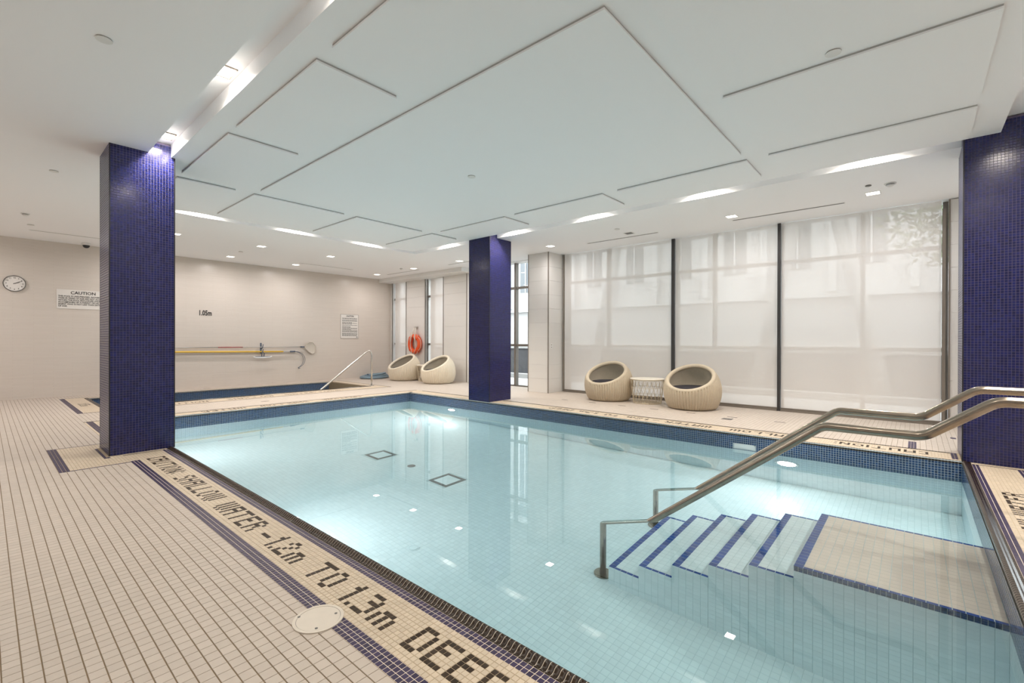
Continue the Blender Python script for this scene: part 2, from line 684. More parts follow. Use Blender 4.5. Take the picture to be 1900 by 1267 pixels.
def word_cells(words):
    """words: list of (text, first column) -> set of (column, row from the top)"""
    s = set()
    for txt, c0 in words:
        c = c0
        for ch in txt:
            g = FONT[ch]
            for r, row in enumerate(g):
                for k, q in enumerate(row):
                    if q == 'X':
                        s.add((c + k, r))
            c += len(g[0]) + 1
    return s


def cols_of(txt):
    return sum(len(FONT[ch][0]) + 1 for ch in txt) - 1


def mosaic(x0, y0, nx, ny, key, grout=True, g=0.0012):
    for i in range(nx):
        for j in range(ny):
            k = key(i, j)
            if k:
                buckets[k].deck(x0 + i * T1 + g, x0 + (i + 1) * T1 - g, y0 + j * T1 + g, y0 + (j + 1) * T1 - g)
    if grout:
        light_bed.box((x0, y0, -0.003), (x0 + nx * T1, y0 + ny * T1, -0.0015))


# --- near long strip (lettering reads towards -Y)
NX0 = 0.993
near_y1 = 6.410
near_ny = int(round((near_y1 + 0.42) / T1))
NY0 = near_y1 - near_ny * T1


def ycol(y):
    """column counted from the far end of the near strip"""
    return int(round((near_y1 - T1 / 2 - y) / T1))


near_cells = word_cells([('CAUTION:', ycol(6.05)), ('SHALLOW', ycol(5.04)), ('WATER', ycol(3.939)), ('-', ycol(3.17)), ('1.2m', ycol(2.993)),
                         ('TO', ycol(2.485)), ('1.3m', ycol(2.112)), ('DEEP', ycol(1.582))])


def near_key(i, j):
    if i >= 13:
        return 'purple'
    col = near_ny - 1 - j
    y = NY0 + (j + 0.5) * T1
    if i < 3:
        return 'purple' if y < 6.065 else 'beige'
    r = 10 - i                      # row from the top of the letters (i = 10 is the top row)
    if 0 <= r < 6 and (col, r) in near_cells:
        return 'letter'
    return 'beige'


mosaic(NX0, NY0, 15, near_ny, near_key)

# --- box around the left column
CX0, CX1, CY0, CY1 = 0.885, 1.468, 6.485, 7.065
bx0, by0 = 0.993 - 20 * T1, 6.410 - 15 * T1      # x 0.467.., y 6.0155..
bny = 51


def box_key(i, j):
    x, y = bx0 + (i + 0.5) * T1, by0 + (j + 0.5) * T1
    if CX0 - 0.012 < x and CY0 - 0.012 < y < CY1 + 0.012:
        return None
    if i < 3 or j == 0 or j == bny - 1:
        return 'purple'
    if 0.825 < x < 0.880 and 6.38 < y < 7.03:
        return 'purple'
    return 'beige'


mosaic(bx0, by0, 20, bny, box_key)


def front_key(i, j):
    return 'letter' if j == 0 and NX0 + i * T1 < 1.34 else 'beige'


mosaic(NX0, near_y1, 15, 3, front_key)

# --- strip beyond the left column
fy0 = 7.09
fny = int((9.17 - fy0) / T1)


def beyond_key(i, j):
    if i < 1:
        return 'beige'
    if i < 4 or i >= 13:
        return 'purple'
    return 'beige'


mosaic(NX0, fy0, 15, fny, beyond_key)

# --- right end strip (reads from outside, +X to the right)
ex0 = NX0
enx = int(round((6.66 - ex0) / T1))
ey1 = PY0 - 0.066
eny = 15
ey0 = ey1 - eny * T1
s1, s2, s3 = 'CAUTION:', 'SHALLOW', 'WATER'
tot = cols_of(s1) + 4 + cols_of(s2) + 4 + cols_of(s3)
c_end = int(round((5.59 - ex0) / T1))
cst = c_end - tot
end_cells = word_cells([(s1, cst), (s2, cst + cols_of(s1) + 4), (s3, cst + cols_of(s1) + cols_of(s2) + 8)])


def end_key(i, j):
    if i == enx - 1:
        return 'letter'
    if j >= eny - 2 or j < 3:
        return 'purple'
    r = (eny - 5) - j
    if 0 <= r < 6 and (i, r) in end_cells:
        return 'letter'
    return 'beige'


mosaic(ex0, ey0, enx, eny, end_key)
mosaic(ex0 + enx * T1, ey0, int((7.15 - (ex0 + enx * T1)) / T1), eny, lambda i, j: 'beige')

# --- window side strip (reads from the window side, +Y to the right)
wx0 = PX1 + 0.066
wny = int(round((9.17 + 0.43) / T1))
wy0 = -0.43
win_cells = word_cells([('CAUTION:', 12), ('SHALLOW', 56), ('WATER', 101), ('-', 131), ('1.2m', 137), ('TO', 157), ('1.3m', 172), ('DEEP', 192)])


def win_key(i, j):
    x, y = wx0 + (i + 0.5) * T1, wy0 + (j + 0.5) * T1
    if 6.47 < y < 7.10 and x < 7.40:
        return None
    if y < -0.362:
        return None
    if y < -0.29:
        return 'purple' if y < -0.30 else 'beige'
    if i >= 12:
        return 'letter'
    r = i - 3
    if 0 <= r < 6 and (j, r) in win_cells:
        return 'letter'
    return 'beige'


mosaic(wx0, wy0, 14, wny, win_key)
for j in range(int((PY1 - PY0) / T1)):
    buckets['beige'].deck(PX1 + 0.0215, PX1 + 0.065, PY0 + j * T1 + 0.001, PY0 + (j + 1) * T1 - 0.001)
light_bed.box((PX1 + 0.0205, PY0, -0.003), (wx0, PY1, -0.0015))

# --- far strip (reads from the spa side, -X to the right)
gy0 = PY1 + 0.066
gnx = int((7.15 - NX0) / T1)
gcols = word_cells([('CAUTION:', 62), ('SHALLOW', 106), ('WATER', 151)])


def far_key(i, j):
    if j >= 9:
        return 'letter'
    if 1 <= i < 4:
        return 'purple'
    r = j - 2
    if 0 <= r < 6 and (gnx - 1 - i, r) in gcols:
        return 'letter'
    return 'beige'


mosaic(NX0, gy0, gnx, 11, far_key)
for i in range(int((PX1 - PX0) / T1)):
    buckets['beige'].deck(PX0 + i * T1 + 0.001, PX0 + (i + 1) * T1 - 0.001, PY1 + 0.0215, PY1 + 0.065)
light_bed.box((PX0, PY1 + 0.0205, -0.003), (PX1, gy0, -0.0015))

# --- spa surround
hx0, hx1, hy0, hy1 = 1.04, 7.205, 10.56, 13.43
hnx, hny = int(round((hx1 - hx0) / T1)), int(round((hy1 - hy0) / T1))
spa_cells = word_cells([('CAUTION:', 44), ('SHALLOW', 88), ('WATER', 133), ('1.05m', 163)])
left_cells = word_cells([('1.05m', 46)])


def spa_key(i, j):
    x, y = hx0 + (i + 0.5) * T1, hy0 + (j + 0.5) * T1
    if SX0 - 0.066 < x < SX1 + 0.066 and SY0 - 0.066 < y < SY1 + 0.066:
        return None
    if i < 3:
        return 'purple'
    if j < 2 or j == hny - 1 or i == hnx - 1:
        return 'letter'
    r = 12 - j
    if 0 <= r < 6 and (i, r) in spa_cells:
        return 'letter'
    r = 11 - i
    if 0 <= r < 6 and (hny - 1 - j, r) in left_cells:
        return 'letter'
    return 'beige'


mosaic(hx0, hy0, hnx, hny, spa_key, grout=False)
for (x0, x1, y0, y1) in ((hx0, SX0 - 0.066, hy0, hy1), (SX1 + 0.066, hx1, hy0, hy1), (SX0 - 0.066, SX1 + 0.066, hy0, SY0 - 0.066),
                         (SX0 - 0.066, SX1 + 0.066, SY1 + 0.066, hy1)):
    light_bed.box((x0, y0, -0.003), (x1, y1, -0.0015))

# --- field areas
fend = gy0 + 11 * T1
wxe = wx0 + 14 * T1
by1 = by0 + bny * T1
for r in ((XR, bx0, YN, YB), (bx0, NX0, YN, by0), (bx0, NX0, by1, YB), (NX0, 9.60, fend, hy0), (NX0, hx0, hy0, hy1), (NX0, 9.60, hy1, YB),
          (hx1, 9.60, hy0, hy1), (wxe, 9.60, ey0, fend), (NX0, 9.60, YN, ey0)):
    field(*r)
# dark inlay tiles set in the deck
inlay = Tiles()
inl_y = [5.57, 4.90, 4.245, 3.595, 2.93, 2.256, 1.57, 0.90, 0.23]
for y in inl_y:
    for k in (-1, 0, 1):
        yy = y + k * T2
        inlay.deck(8.06, 8.06 + 0.036, yy - T2 / 2 + 0.001, yy + T2 / 2 - 0.001, z=0.0006, h=0.0024)
for (x, y, n, ax) in ((3.77, 9.951, 3, 0), (3.77, 13.634, 3, 0)):
    for k in range(-1, 2):
        inlay.deck(x + k * T2 - T2 / 2 + 0.001, x + k * T2 + T2 / 2 - 0.001, y - T1, y + T1 - 0.002, z=0.0006, h=0.0024)
cross = Tiles()
for i in range(9):
    for j in range(3):
        cross.deck(wxe + 0.002 + i * T2, wxe + (i + 1) * T2 - 0.001, -0.016 + j * T1 + 0.001, -0.016 + (j + 1) * T1 - 0.001, z=0.0006, h=0.0024)
cross.deck(8.19, 8.30, -0.40, -0.345, z=0.0006, h=0.0024)

obj('mosaic_grout', light_bed, M['grout_mid'], floor)
lay(buckets['field'], 'tile', 'tile_field', M['field'], floor, 300)
lay(buckets['beige'], 'mosaic_tile', 'mosaic_field', M['beige'], floor, 300)
lay(buckets['purple'], 'border_tile', 'border_tile_field', M['purple'], floor, 300)
lay(buckets['letter'], 'letter_tile', 'letter_tile_field', M['letter'], floor, 300)
lay(inlay, 'inlay_tile', 'inlay_tile_field', M['letter'], floor, 60)
lay(cross, 'band_tile', 'band_tile_field', M['purple'], floor, 60)
# paler grout lines under the dark tile bands of the near strip
lb = MB()
for (x0, x1, y0, y1) in ((NX0, NX0 + 3 * T1, NY0, 6.065), (NX0 + 13 * T1, NX0 + 15 * T1, NY0, near_y1), (ex0, 6.66, ey1 - 2 * T1, ey1), (ex0, 6.66, ey0, ey0 + 3 * T1)):
    lb.box((x0, y0, -0.0015), (x1, y1, -0.0008))
obj('pale_grout', lb, M['grout_light'], floor)

# ------------------------------------------------------------------ WALLS
struct('wall_back', MB().box((XR - 0.2, YB, -0.2), (9.9, YB + 0.2, 3.6)), M['wall'], 'back wall of thin stacked cream tiles')
struct('wall_left', MB().box((XR - 0.2, YN, -0.2), (XR, YB, 3.6)), M['white'])
struct('wall_near', MB().box((XR - 0.2, YN - 0.2, -0.2), (9.9, YN, 3.6)), M['white'])


# tiled piers: core box + courses of large tiles as parts
def tiled_block(name, x0, x1, y0, y1, z1, label_, faces, course=0.335, first=0.06, split=None):
    core = MB().box((x0 + 0.012, y0 + 0.012, -0.01), (x1 - 0.0, y1 - 0.012, z1))
    o = obj(name, core, M['white'])
    o['kind'] = 'structure'
    o['label'] = label_
    z = 0.0
    k = 0
    while z < z1 - 0.03:
        zt = min(z + course, z1)
        a, b = z + 0.0015, zt - 0.0015
        if 'W' in faces:            # face looking -X
            ys = [y0, y1] if not split else [y0, split, y1]
            for ya, yb in zip(ys[:-1], ys[1:]):
                obj('tile', MB().box((x0, ya + 0.008, a), (x0 + 0.014, yb - 0.008, b)), M['piertile'], o)
        if 'S' in faces:            # face looking -Y
            obj('tile', MB().box((x0 + 0.008, y0, a), (x1, y0 + 0.014, b)), M['piertile'], o)
        if 'N' in faces:
            obj('tile', MB().box((x0 + 0.008, y1 - 0.014, a), (x1, y1, b)), M['piertile'], o)
        z = zt
        k += 1
    return o


# window wall, from left (far) to right (near)
tiled_block('wall_corner', 9.49, 9.75, 13.88, 13.995, 3.25, 'narrow tiled strip in the far corner', 'W')
tiled_block('wall_pier_far', 9.49, 9.75, 12.05, 13.06, 3.25, 'white tiled pier behind the lifebuoy', 'WS')
tiled_block('wall_pier_centre', 9.49, 9.75, 10.08, 11.13, 3.25, 'white tiled pier right of the rattan chairs', 'WS')
tiled_block('wall_pier_middle', 8.80, 9.75, 6.55, 7.155, CEIL, 'white tiled pier between the clear window and the shades', 'WSN')
tiled_block('wall_pier_right', 9.40, 9.75, -1.05, -0.37, CEIL, 'white tiled pier beside the right blue column', 'W')
struct('wall_window_near', MB().box((9.40, YN, -0.05), (9.75, -3.3, CEIL)), M['white'])
# frame strip left of the middle column + bulkhead above the far piers
struct('wall_jamb', MB().box((9.45, 9.80, 0), (9.75, 10.02, 3.25)), M['white'])
struct('trim_1', MB().box((9.02, 9.80, 3.235), (9.75, 13.995, CEIL + 0.02)), M['white'], 'boxed bulkhead above the far shades')
struct('trim_2', MB().box((9.40, -3.3, 3.36), (9.75, 9.80, 3.65)), M['white'])
struct('wall_sill', MB().box((9.56, -3.3, -0.1), (9.76, 13.995, 0.02)), M['mull'])

# ------------------------------------------------------------------ CURTAIN WALL WINDOWS
ROWS = [0.0, 1.12, 2.68, 3.42]


def window(name, y0, y1, verticals, rows, z1, glass=True):
    w = MB()
    o = bpy.data.objects.new(name, None)
    COL.objects.link(o)
    o['kind'] = 'structure'
    o.location = (XWIN, (y0 + y1) / 2, 0)
    for y in verticals:
        obj('mullion', MB().box((XWIN - 0.05, y - 0.03, 0), (XWIN + 0.07, y + 0.03, z1)), M['mull'], o)
    for z in rows:
        obj('rail', MB().box((XWIN - 0.04, y0, z - 0.03), (XWIN + 0.06, y1, z + 0.03)), M['mull'], o)
    zs = rows if abs(rows[-1] - z1) < 0.05 else rows + [z1]
    vs = sorted(set([y0] + list(verticals) + [y1]))
    for a, b in zip(vs[:-1], vs[1:]):
        for c, d in zip(zs[:-1], zs[1:]):
            if b - a > 0.08:
                obj('pane', MB().box((XWIN + 0.008, a + 0.01, c + 0.01), (XWIN + 0.014, b - 0.01, d - 0.01)), M['pane'], o)
    return o


window('window_1', 13.06, 13.88, [13.12, 13.74], ROWS, 3.45)
window('window_2', 11.13, 12.05, [11.18, 11.80], ROWS, 3.45)
window('window_3', 7.155, 9.80, [7.19, 8.25, 9.30, 9.77], ROWS, 3.62)
window('window_4', -0.37, 6.55, [-0.34, 0.66, 1.84, 3.02, 3.77, 5.395, 6.52], ROWS, 3.62)
window('window_5_added', -3.3, -1.05, [-3.27, -2.2, -1.08], ROWS, 3.62)  # unseen clear window, added to let more daylight in


# ------------------------------------------------------------------ ROLLER SHADES
def shade(label_, y0, y1, x=XSH, z1=CEIL, z0=0.035, wavy=0.0):
    t = thing('roller_shade', label_, 'window shade', (x, (y0 + y1) / 2, z0), 'roller shades on the window wall')
    n = 24
    mb = MB()
    vs, fs = [], []
    for k in range(n + 1):
        y = y0 + (y1 - y0) * k / n
        for z in (z0 + 0.02, z1):
            vs.append((x + wavy * math.sin(k * 1.3), y, z))
    fs = [(2 * k, 2 * k + 1, 2 * k + 3, 2 * k + 2) for k in range(n)]
    mb.add(vs, fs, True)
    obj('fabric', mb, M['shade'], t)
    obj('hem_bar', MB().box((x - 0.012, y0, z0 - 0.008), (x + 0.012, y1, z0 + 0.024)), M['channel_mid'], t)
    return t


shade('wide pale roller shade beside the white tiled pier, left of three', 3.81, 6.49)
shade('wide pale roller shade between the two dark posts, middle of three', 1.87, 3.735)
shade('wide pale roller shade beside the right blue column, right of three', -0.29, 1.81)
shade('narrow pale roller shade in the far corner, left of the lifebuoy', 13.085, 13.77, x=9.53, z1=3.24)
shade('narrow pale roller shade between two far piers, right of the lifebuoy', 11.15, 11.83, x=9.53, z1=3.24)


def post(label_, y0, y1, x0, x1, z1, m):
    t = obj('shade_post', MB().box((x0, y0, 0.0), (x1, y1, z1)), m)
    return tag(t, label_, 'post')


post('dark vertical post between left and middle wide shades', 3.74, 3.805, 9.36, 9.43, CEIL, M['channel'])
post('dark vertical post between middle and right wide shades', 1.815, 1.865, 9.36, 9.43, CEIL, M['channel'])
post('thin dark channel at the left edge of the wide shades', 6.492, 6.53, 9.37, 9.42, CEIL, M['channel_mid'])
post('double dark channel at the right end of the wide shades', -0.335, -0.295, 9.37, 9.43, 3.22, M['channel_mid'])
post('slim bronze strip beside the tiled pier by the right column', -0.385, -0.365, 9.385, 9.405, CEIL, M['channel_mid'])
post('dark channel right of the lifebuoy pier', 12.02, 12.045, 9.465, 9.489, 3.24, M['channel_mid'])
post('bright metal channel beside the second narrow shade', 11.93, 11.945, 9.46, 9.53, 3.24, M['steel'])
post('dark channel left of the first narrow shade', 13.862, 13.88, 9.465, 9.489, 3.24, M['channel_mid'])
post('thin dark strip between the lifebuoy pier and the first narrow shade', 13.06, 13.075, 9.47, 9.489, 3.24, M['channel_mid'])
post('thin dark strip between the second narrow shade and the pier right of it', 11.13, 11.145, 9.47, 9.489, 3.24, M['channel_mid'])
post('thin dark strip at the right edge of the far tiled piers', 10.06, 10.08, 9.47, 9.489, 3.24, M['channel_mid'])
post('thin dark corner strip on the tiled pier beside the wide shades', 6.538, 6.558, 8.79, 8.812, CEIL, M['channel_mid'])
post('thin dark strip at the left edge of the tiled pier, beside the clear window', 7.148, 7.16, 8.79, 8.806, CEIL, M['channel_mid'])
# bottom tracks of the wide shades
for nm_, a, b in (('left', 3.81, 6.49), ('middle', 1.87, 3.735), ('right', -0.29, 1.81)):
    tag(obj('shade_track', MB().box((9.35, a, 0.0), (9.44, b, 0.026)), M['channel_mid']), 'low bronze floor track under the %s wide roller shade' % nm_, 'track')

# ------------------------------------------------------------------ CEILING
SI = (1.43, 6.72, -0.64, 9.0)          # inner soffit
SO = (1.22, 6.955, -0.86, 9.22)        # outer edge of the light slot
cm = MB()
cm.box((XR, YN, CEIL), (SO[0], YB, SLOTZ))
cm.box((SO[1], YN, CEIL), (9.30, YB, SLOTZ))
cm.box((9.30, -3.3, CEIL + 0.012), (9.62, 6.6, SLOTZ))
cm.box((SO[0], YN, CEIL), (SO[1], SO[2], SLOTZ))
cm.box((SO[0], SO[3], CEIL), (SO[1], YB, SLOTZ))
cm.box((SI[0], SI[2], CEIL), (SI[1], SI[3], SLOTZ))
cm.box((XR, YN, SLOTZ), (9.75, YB, SLOTZ + 0.12))
ceiling = struct('ceiling', cm, M['ceiling'], 'white ceiling with a light slot around the pool')
XS = [(1.632, 2.338), (2.556, 5.565), (5.795, 6.465)]
YS = [(-0.41, 1.25), (1.472, 3.13), (3.362, 5.018), (5.242, 6.90), (7.145, 8.73)]
FARX = [(1.640, 2.322), (2.556, 3.945), (4.167, 5.55), (5.79, 6.43)]
pan = []
for ya, yb in YS[1:4]:
    pan += [(XS[0], (ya, yb)), (XS[2], (ya, yb))]
pan.append((XS[1], (1.472, 6.912)))
for xa in FARX:
    pan += [(xa, YS[4]), (xa, YS[0])]
for (xa, xb), (ya, yb) in pan:
    z = CEIL - 0.028
    p = MB().add([(xa, ya, z), (xb, ya, z), (xb, yb, z), (xa, yb, z), (xa - 0.0, ya, CEIL), (xb, ya, CEIL), (xb, yb, CEIL), (xa, yb, CEIL)],
                 [(0, 3, 2, 1), (4, 5, 6, 7), (0, 1, 5, 4), (1, 2, 6, 5), (2, 3, 7, 6), (3, 0, 4, 7)])
    p = MB().box((xa, ya, z), (xb, yb, CEIL - 0.014))
    pn = obj('ceiling_panel', p, M['ceiling'], ceiling)
    obj('shadow_gap', MB().box((xa + 0.003, ya + 0.003, CEIL - 0.014), (xb - 0.003, yb - 0.003, CEIL + 0.004)), M['shadow_gap'], pn)


# --- lamps
def downlight(x, y, label_, on=True, w=W_DOWN, s=0.075, z=CEIL, frame=True, group='square downlights in the outer ceiling'):
    t = thing('downlight', label_, 'ceiling light', (x, y, z), group)
    fr = MB()
    for a, b in (((x - s - 0.012, y - s - 0.012), (x + s + 0.012, y - s)), ((x - s - 0.012, y + s), (x + s + 0.012, y + s + 0.012)),
                 ((x - s - 0.012, y - s), (x - s, y + s)), ((x + s, y - s), (x + s + 0.012, y + s))):
        fr.box((a[0], a[1], z - 0.006), (b[0], b[1], z + 0.004))
    obj('frame', fr, M['white'], t)
    obj('lens', MB().box((x - s, y - s, z - 0.003), (x + s, y + s, z + 0.002)), M['lens'] if on else M['grate'], t)
    if on:
        lamp('lamp', (x, y, z - 0.012), (0, 0, -1), s * 1.8, w, WARM, t)
    return t


rows_ = ['front row', 'back row']
for j, y in enumerate((11.08, 13.05)):
    for i, x in enumerate((2.52, 4.115, 5.75)):
        downlight(x, y, 'lit square downlight above the spa, %s, %s' % (rows_[j], ['left', 'middle', 'right'][i]))
for y, w_ in ((13.0, 'in the far corner by the bulkhead'), (11.08, 'above the far rattan chairs'), (9.1, 'hidden behind the middle blue column'), (6.12, 'beside the tiled pier top'),
              (2.34, 'in front of the middle wide shade'), (0.46, 'in front of the right wide shade'), (-1.5, 'beyond the right blue column')):
    downlight(8.30, y, 'lit square downlight ' + w_)
downlight(8.30, 4.22, 'unlit dark square downlight in front of the left wide shade', on=False)
for (x, y, w_) in ((-0.9, -1.8, 'left'), (2.2, -2.2, 'middle'), (5.4, -2.2, 'right')):  # added lamps out of view, to brighten the near room
    downlight(x, y, 'added unseen downlight in the ceiling behind the viewer, %s' % w_, w=W_REAR, group='added fill downlights behind the viewer')
for (x, y, w_) in ((-1.3, 5.0, 'nearest'), (-1.3, 8.0, 'second'), (-0.9, 11.08, 'third'), (-0.9, 13.05, 'farthest')):  # added lamps out of view, to brighten the left side and back wall
    downlight(x, y, 'added fill downlight on the far left, out of view, %s' % w_, w=W_DOWN * 1.5, group='added fill downlights on the far left')


def slotlight(x, y, label_, along, k=1.0):
    t = thing('slot_light', label_, 'ceiling light', (x, y, SLOTZ), 'lamps in the light slot')
    a, b = (0.065, 0.09) if along == 'y' else (0.09, 0.065)
    z = SLOTZ
    fr = MB()
    fr.box((x - a - 0.01, y - b - 0.01, z - 0.012), (x + a + 0.01, y - b, z))
    fr.box((x - a - 0.01, y + b, z - 0.012), (x + a + 0.01, y + b + 0.01, z))
    fr.box((x - a - 0.01, y - b, z - 0.012), (x - a, y + b, z))
    fr.box((x + a, y - b, z - 0.012), (x + a + 0.01, y + b, z))
    obj('frame', fr, M['channel_mid'], t)
    obj('lens', MB().box((x - a, y - b, z - 0.008), (x + a, y + b, z - 0.001)), M['lens'], t)
    lamp('lamp', (x, y, z - 0.018), (0, 0, -1), 0.10, W_SLOT * k, WARM2, t, spread=152)


for y, w_, k_ in ((6.22, 'next to the left blue column', 0.6), (4.36, 'in the left slot, second from the left column', 0.8), (2.45, 'in the left slot above the viewer', 0.45), (0.55, 'in the left slot behind the viewer', 0.4)):
    slotlight(1.325, y, 'bright recessed lamp ' + w_, 'y', k_)
for x, w_ in ((2.45, 'left'), (4.05, 'middle'), (5.66, 'right')):
    slotlight(x, 9.11, 'recessed lamp in the far light slot, %s' % w_, 'x')
for y, w_ in ((7.99, 'left of the middle blue column'), (6.0, 'just right of the middle blue column'), (4.21, 'third from the far corner'), (2.30, 'fourth from the far corner'), (0.43, 'nearest the right blue column')):
    slotlight(6.84, y, 'recessed lamp in the window-side slot, ' + w_, 'y')
for x, w_ in ((5.45, 'above the right column'), (3.75, 'middle'), (2.15, 'left')):
    slotlight(x, -0.75, 'recessed lamp in the right end slot, %s' % w_, 'x')


# ------------------------------------------------------------------ COLUMNS
def tiled_column(label_, x0, x1, y0, y1, z0=0.0, z1=3.49):
    t = thing('tiled_column', label_, 'column', ((x0 + x1) / 2, (y0 + y1) / 2, 0))
    obj('core', MB().box((x0 + 0.002, y0 + 0.002, z0), (x1 - 0.002, y1 - 0.002, z1)), M['column_grout'], t)
    tr = MB()
    e = 0.009
    for cx in (x0, x1):
        for cy in (y0, y1):
            ax, bx = (cx - 0.0015, cx + e) if cx == x0 else (cx - e, cx + 0.0015)
            ay, by = (cy - 0.0015, cy + e) if cy == y0 else (cy - e, cy + 0.0015)
            obj('corner_trim', MB().box((ax, ay, z0), (bx, by, z1)), M['black'], t)
    R = Tiles()
    nx = int(round((x1 - x0 - 2 * e) / 0.0266))
    ny = int(round((y1 - y0 - 2 * e) / 0.0266))
    tx, ty, tz = (x1 - x0 - 2 * e) / nx, (y1 - y0 - 2 * e) / ny, 0.0267
    nz = int((z1 - z0) / tz)
    h = 0.0026
    for k in range(nz):
        z = z0 + (k + 0.5) * tz
        for i in range(nx):
            x = x0 + e + (i + 0.5) * tx
            R.add((x, y0 + 0.002, z), (tx / 2 - 0.0016, 0, 0), (0, 0, tz / 2 - 0.0016), (0, -h, 0))
            R.add((x, y1 - 0.002, z), (-(tx / 2 - 0.0016), 0, 0), (0, 0, tz / 2 - 0.0016), (0, h, 0))
        for i in range(ny):
            y = y0 + e + (i + 0.5) * ty
            R.add((x0 + 0.002, y, z), (0, -(ty / 2 - 0.0016), 0), (0, 0, tz / 2 - 0.0016), (-h, 0, 0))
            R.add((x1 - 0.002, y, z), (0, ty / 2 - 0.0016, 0), (0, 0, tz / 2 - 0.0016), (h, 0, 0))
    lay(R, 'mosaic_tile', 'mosaic_tiles', M['column'], t, 0)
    return t


tiled_column('square column of dark blue mosaic at the left pool corner', CX0, CX1, CY0, CY1)
tiled_column('square column of dark blue mosaic standing behind the pool, in the middle', 6.735, 7.385, 6.485, 7.085)
tiled_column('square column of dark blue mosaic at the right edge, behind the handrails', 6.722, 7.352, -1.02, -0.37)

# ------------------------------------------------------------------ POOL
pool = thing('swimming_pool', 'rectangular pool with navy waterline tiles and white tiled bottom', 'pool', (PX0, PY0, 0))
G = 0.0016
sh = MB()
t_ = 0.15
g_ = 0.002
sh.box((PX0 - t_, PY0 - t_, -1.75), (PX0 - g_, PY1 + t_, -0.004))
sh.box((PX1 + g_, PY0 - t_, -1.75), (PX1 + t_, PY1 + t_, -0.004))
sh.box((PX0 - t_, PY0 - t_, -1.75), (PX1 + t_, PY0 - g_, -0.004))
sh.box((PX0 - t_, PY1 + g_, -1.75), (PX1 + t_, PY1 + t_, -0.004))
b0 = len(sh.v)
za, zb = floor_z(PY0) - 0.002, floor_z(PY1) - 0.002
sh.add([(PX0 - t_, PY0 - t_, -1.8), (PX1 + t_, PY0 - t_, -1.8), (PX1 + t_, PY1 + t_, -1.8), (PX0 - t_, PY1 + t_, -1.8),
        (PX0 - t_, PY0 - 0.01, za), (PX1 + t_, PY0 - 0.01, za), (PX1 + t_, PY1 + 0.01, zb), (PX0 - t_, PY1 + 0.01, zb)],
       [(0, 3, 2, 1), (4, 5, 6, 7), (0, 1, 5, 4), (1, 2, 6, 5), (2, 3, 7, 6), (3, 0, 4, 7)])
obj('shell', sh, M['pool_grout'], pool)
# pale grout behind the navy rows
ng = MB()
ZN0, NROW = -0.030, 10
ZN1 = ZN0 - NROW * T1
q = 0.0006
ng.box((PX0 - 0.02, PY0, ZN1), (PX0 - g_ + q, PY1, ZN0 + 0.02))
ng.box((PX1 + g_ - q, PY0, ZN1), (PX1 + 0.02, PY1, ZN0 + 0.02))
ng.box((PX0, PY0 - 0.02, ZN1), (PX1, PY0 - g_ + q, ZN0 + 0.02))
ng.box((PX0, PY1 + g_ - q, ZN1), (PX1, PY1 + 0.02, ZN0 + 0.02))
obj('waterline_grout', ng, M['navy_grout'], pool)
SKIM = (1.59, 1.85, -0.225, -0.135)      # skimmer mouth on the window-side wall
nav, wht = Tiles(), Tiles()


def wall_tiles(rec, kind, a0, a1, z_top, rows, t, gap):
    n = int((a1 - a0) / t)
    tt = (a1 - a0) / n
    for k in range(rows):
        z = z_top - (k + 0.5) * t
        for i in range(n):
            a = a0 + (i + 0.5) * tt
            hu, hv = tt / 2 - gap, t / 2 - gap
            if kind == 'x0':
                rec.add((PX0 - g_, a, z), (0, hu, 0), (0, 0, hv), (g_, 0, 0))
            elif kind == 'x1':
                if SKIM[0] - 0.01 < a < SKIM[1] + 0.01 and SKIM[2] - 0.01 < z < SKIM[3] + 0.01:
                    continue
                rec.add((PX1 + g_, a, z), (0, -hu, 0), (0, 0, hv), (-g_, 0, 0))
            elif kind == 'y0':
                rec.add((a, PY0 - g_, z), (-hu, 0, 0), (0, 0, hv), (0, g_, 0))
            else:
                rec.add((a, PY1 + g_, z), (hu, 0, 0), (0, 0, hv), (0, -g_, 0))


for kind, a0, a1 in (('x0', PY0, PY1), ('x1', PY0, PY1), ('y0', PX0, PX1), ('y1', PX0, PX1)):
    wall_tiles(nav, kind, a0, a1, ZN0, NROW, T1, 0.0016)
    wall_tiles(wht, kind, a0, a1, ZN1, 23, T2, 0.0007)
lay(nav, 'waterline_tile', 'waterline_tiles', M['navy'], pool, 0)
lay(wht, 'wall_tile', 'wall_tiles', M['pooltile'], pool, 0)

# --- pool floor tiles, drains left out
drains = [(3.84, 4.195, 5.995, 6.355), (3.828, 4.188, 4.443, 4.80)]
STX0, STX1 = 3.455, 4.655
SY = [PY0, 0.590, 0.857, 1.125, 1.395, 1.665, 1.935]
SZ = [-0.216, -0.412, -0.612, -0.812, -1.012, -1.215]
ft = Tiles()
nx, ny = int((PX1 - PX0) / T2), int((PY1 - PY0) / T2)
tx, ty = (PX1 - PX0) / nx, (PY1 - PY0) / ny
sl = 0.1 / 9.46
for i in range(nx):
    x = PX0 + (i + 0.5) * tx
    for j in range(ny):
        y = PY0 + (j + 0.5) * ty
        if any(a - 0.02 < x < b + 0.02 and c - 0.02 < y < d + 0.02 for a, b, c, d in drains):
            continue
        if STX0 < x < STX1 and y < SY[-1]:
            continue
        ft.add((x, y, floor_z(y) - 0.002), (tx / 2 - 0.0008, 0, 0), (0, ty / 2 - 0.0008, (ty / 2) * sl), (0, 0, 0.002))
lay(ft, 'floor_tile', 'floor_tiles', M['pooltile'], pool, 300)

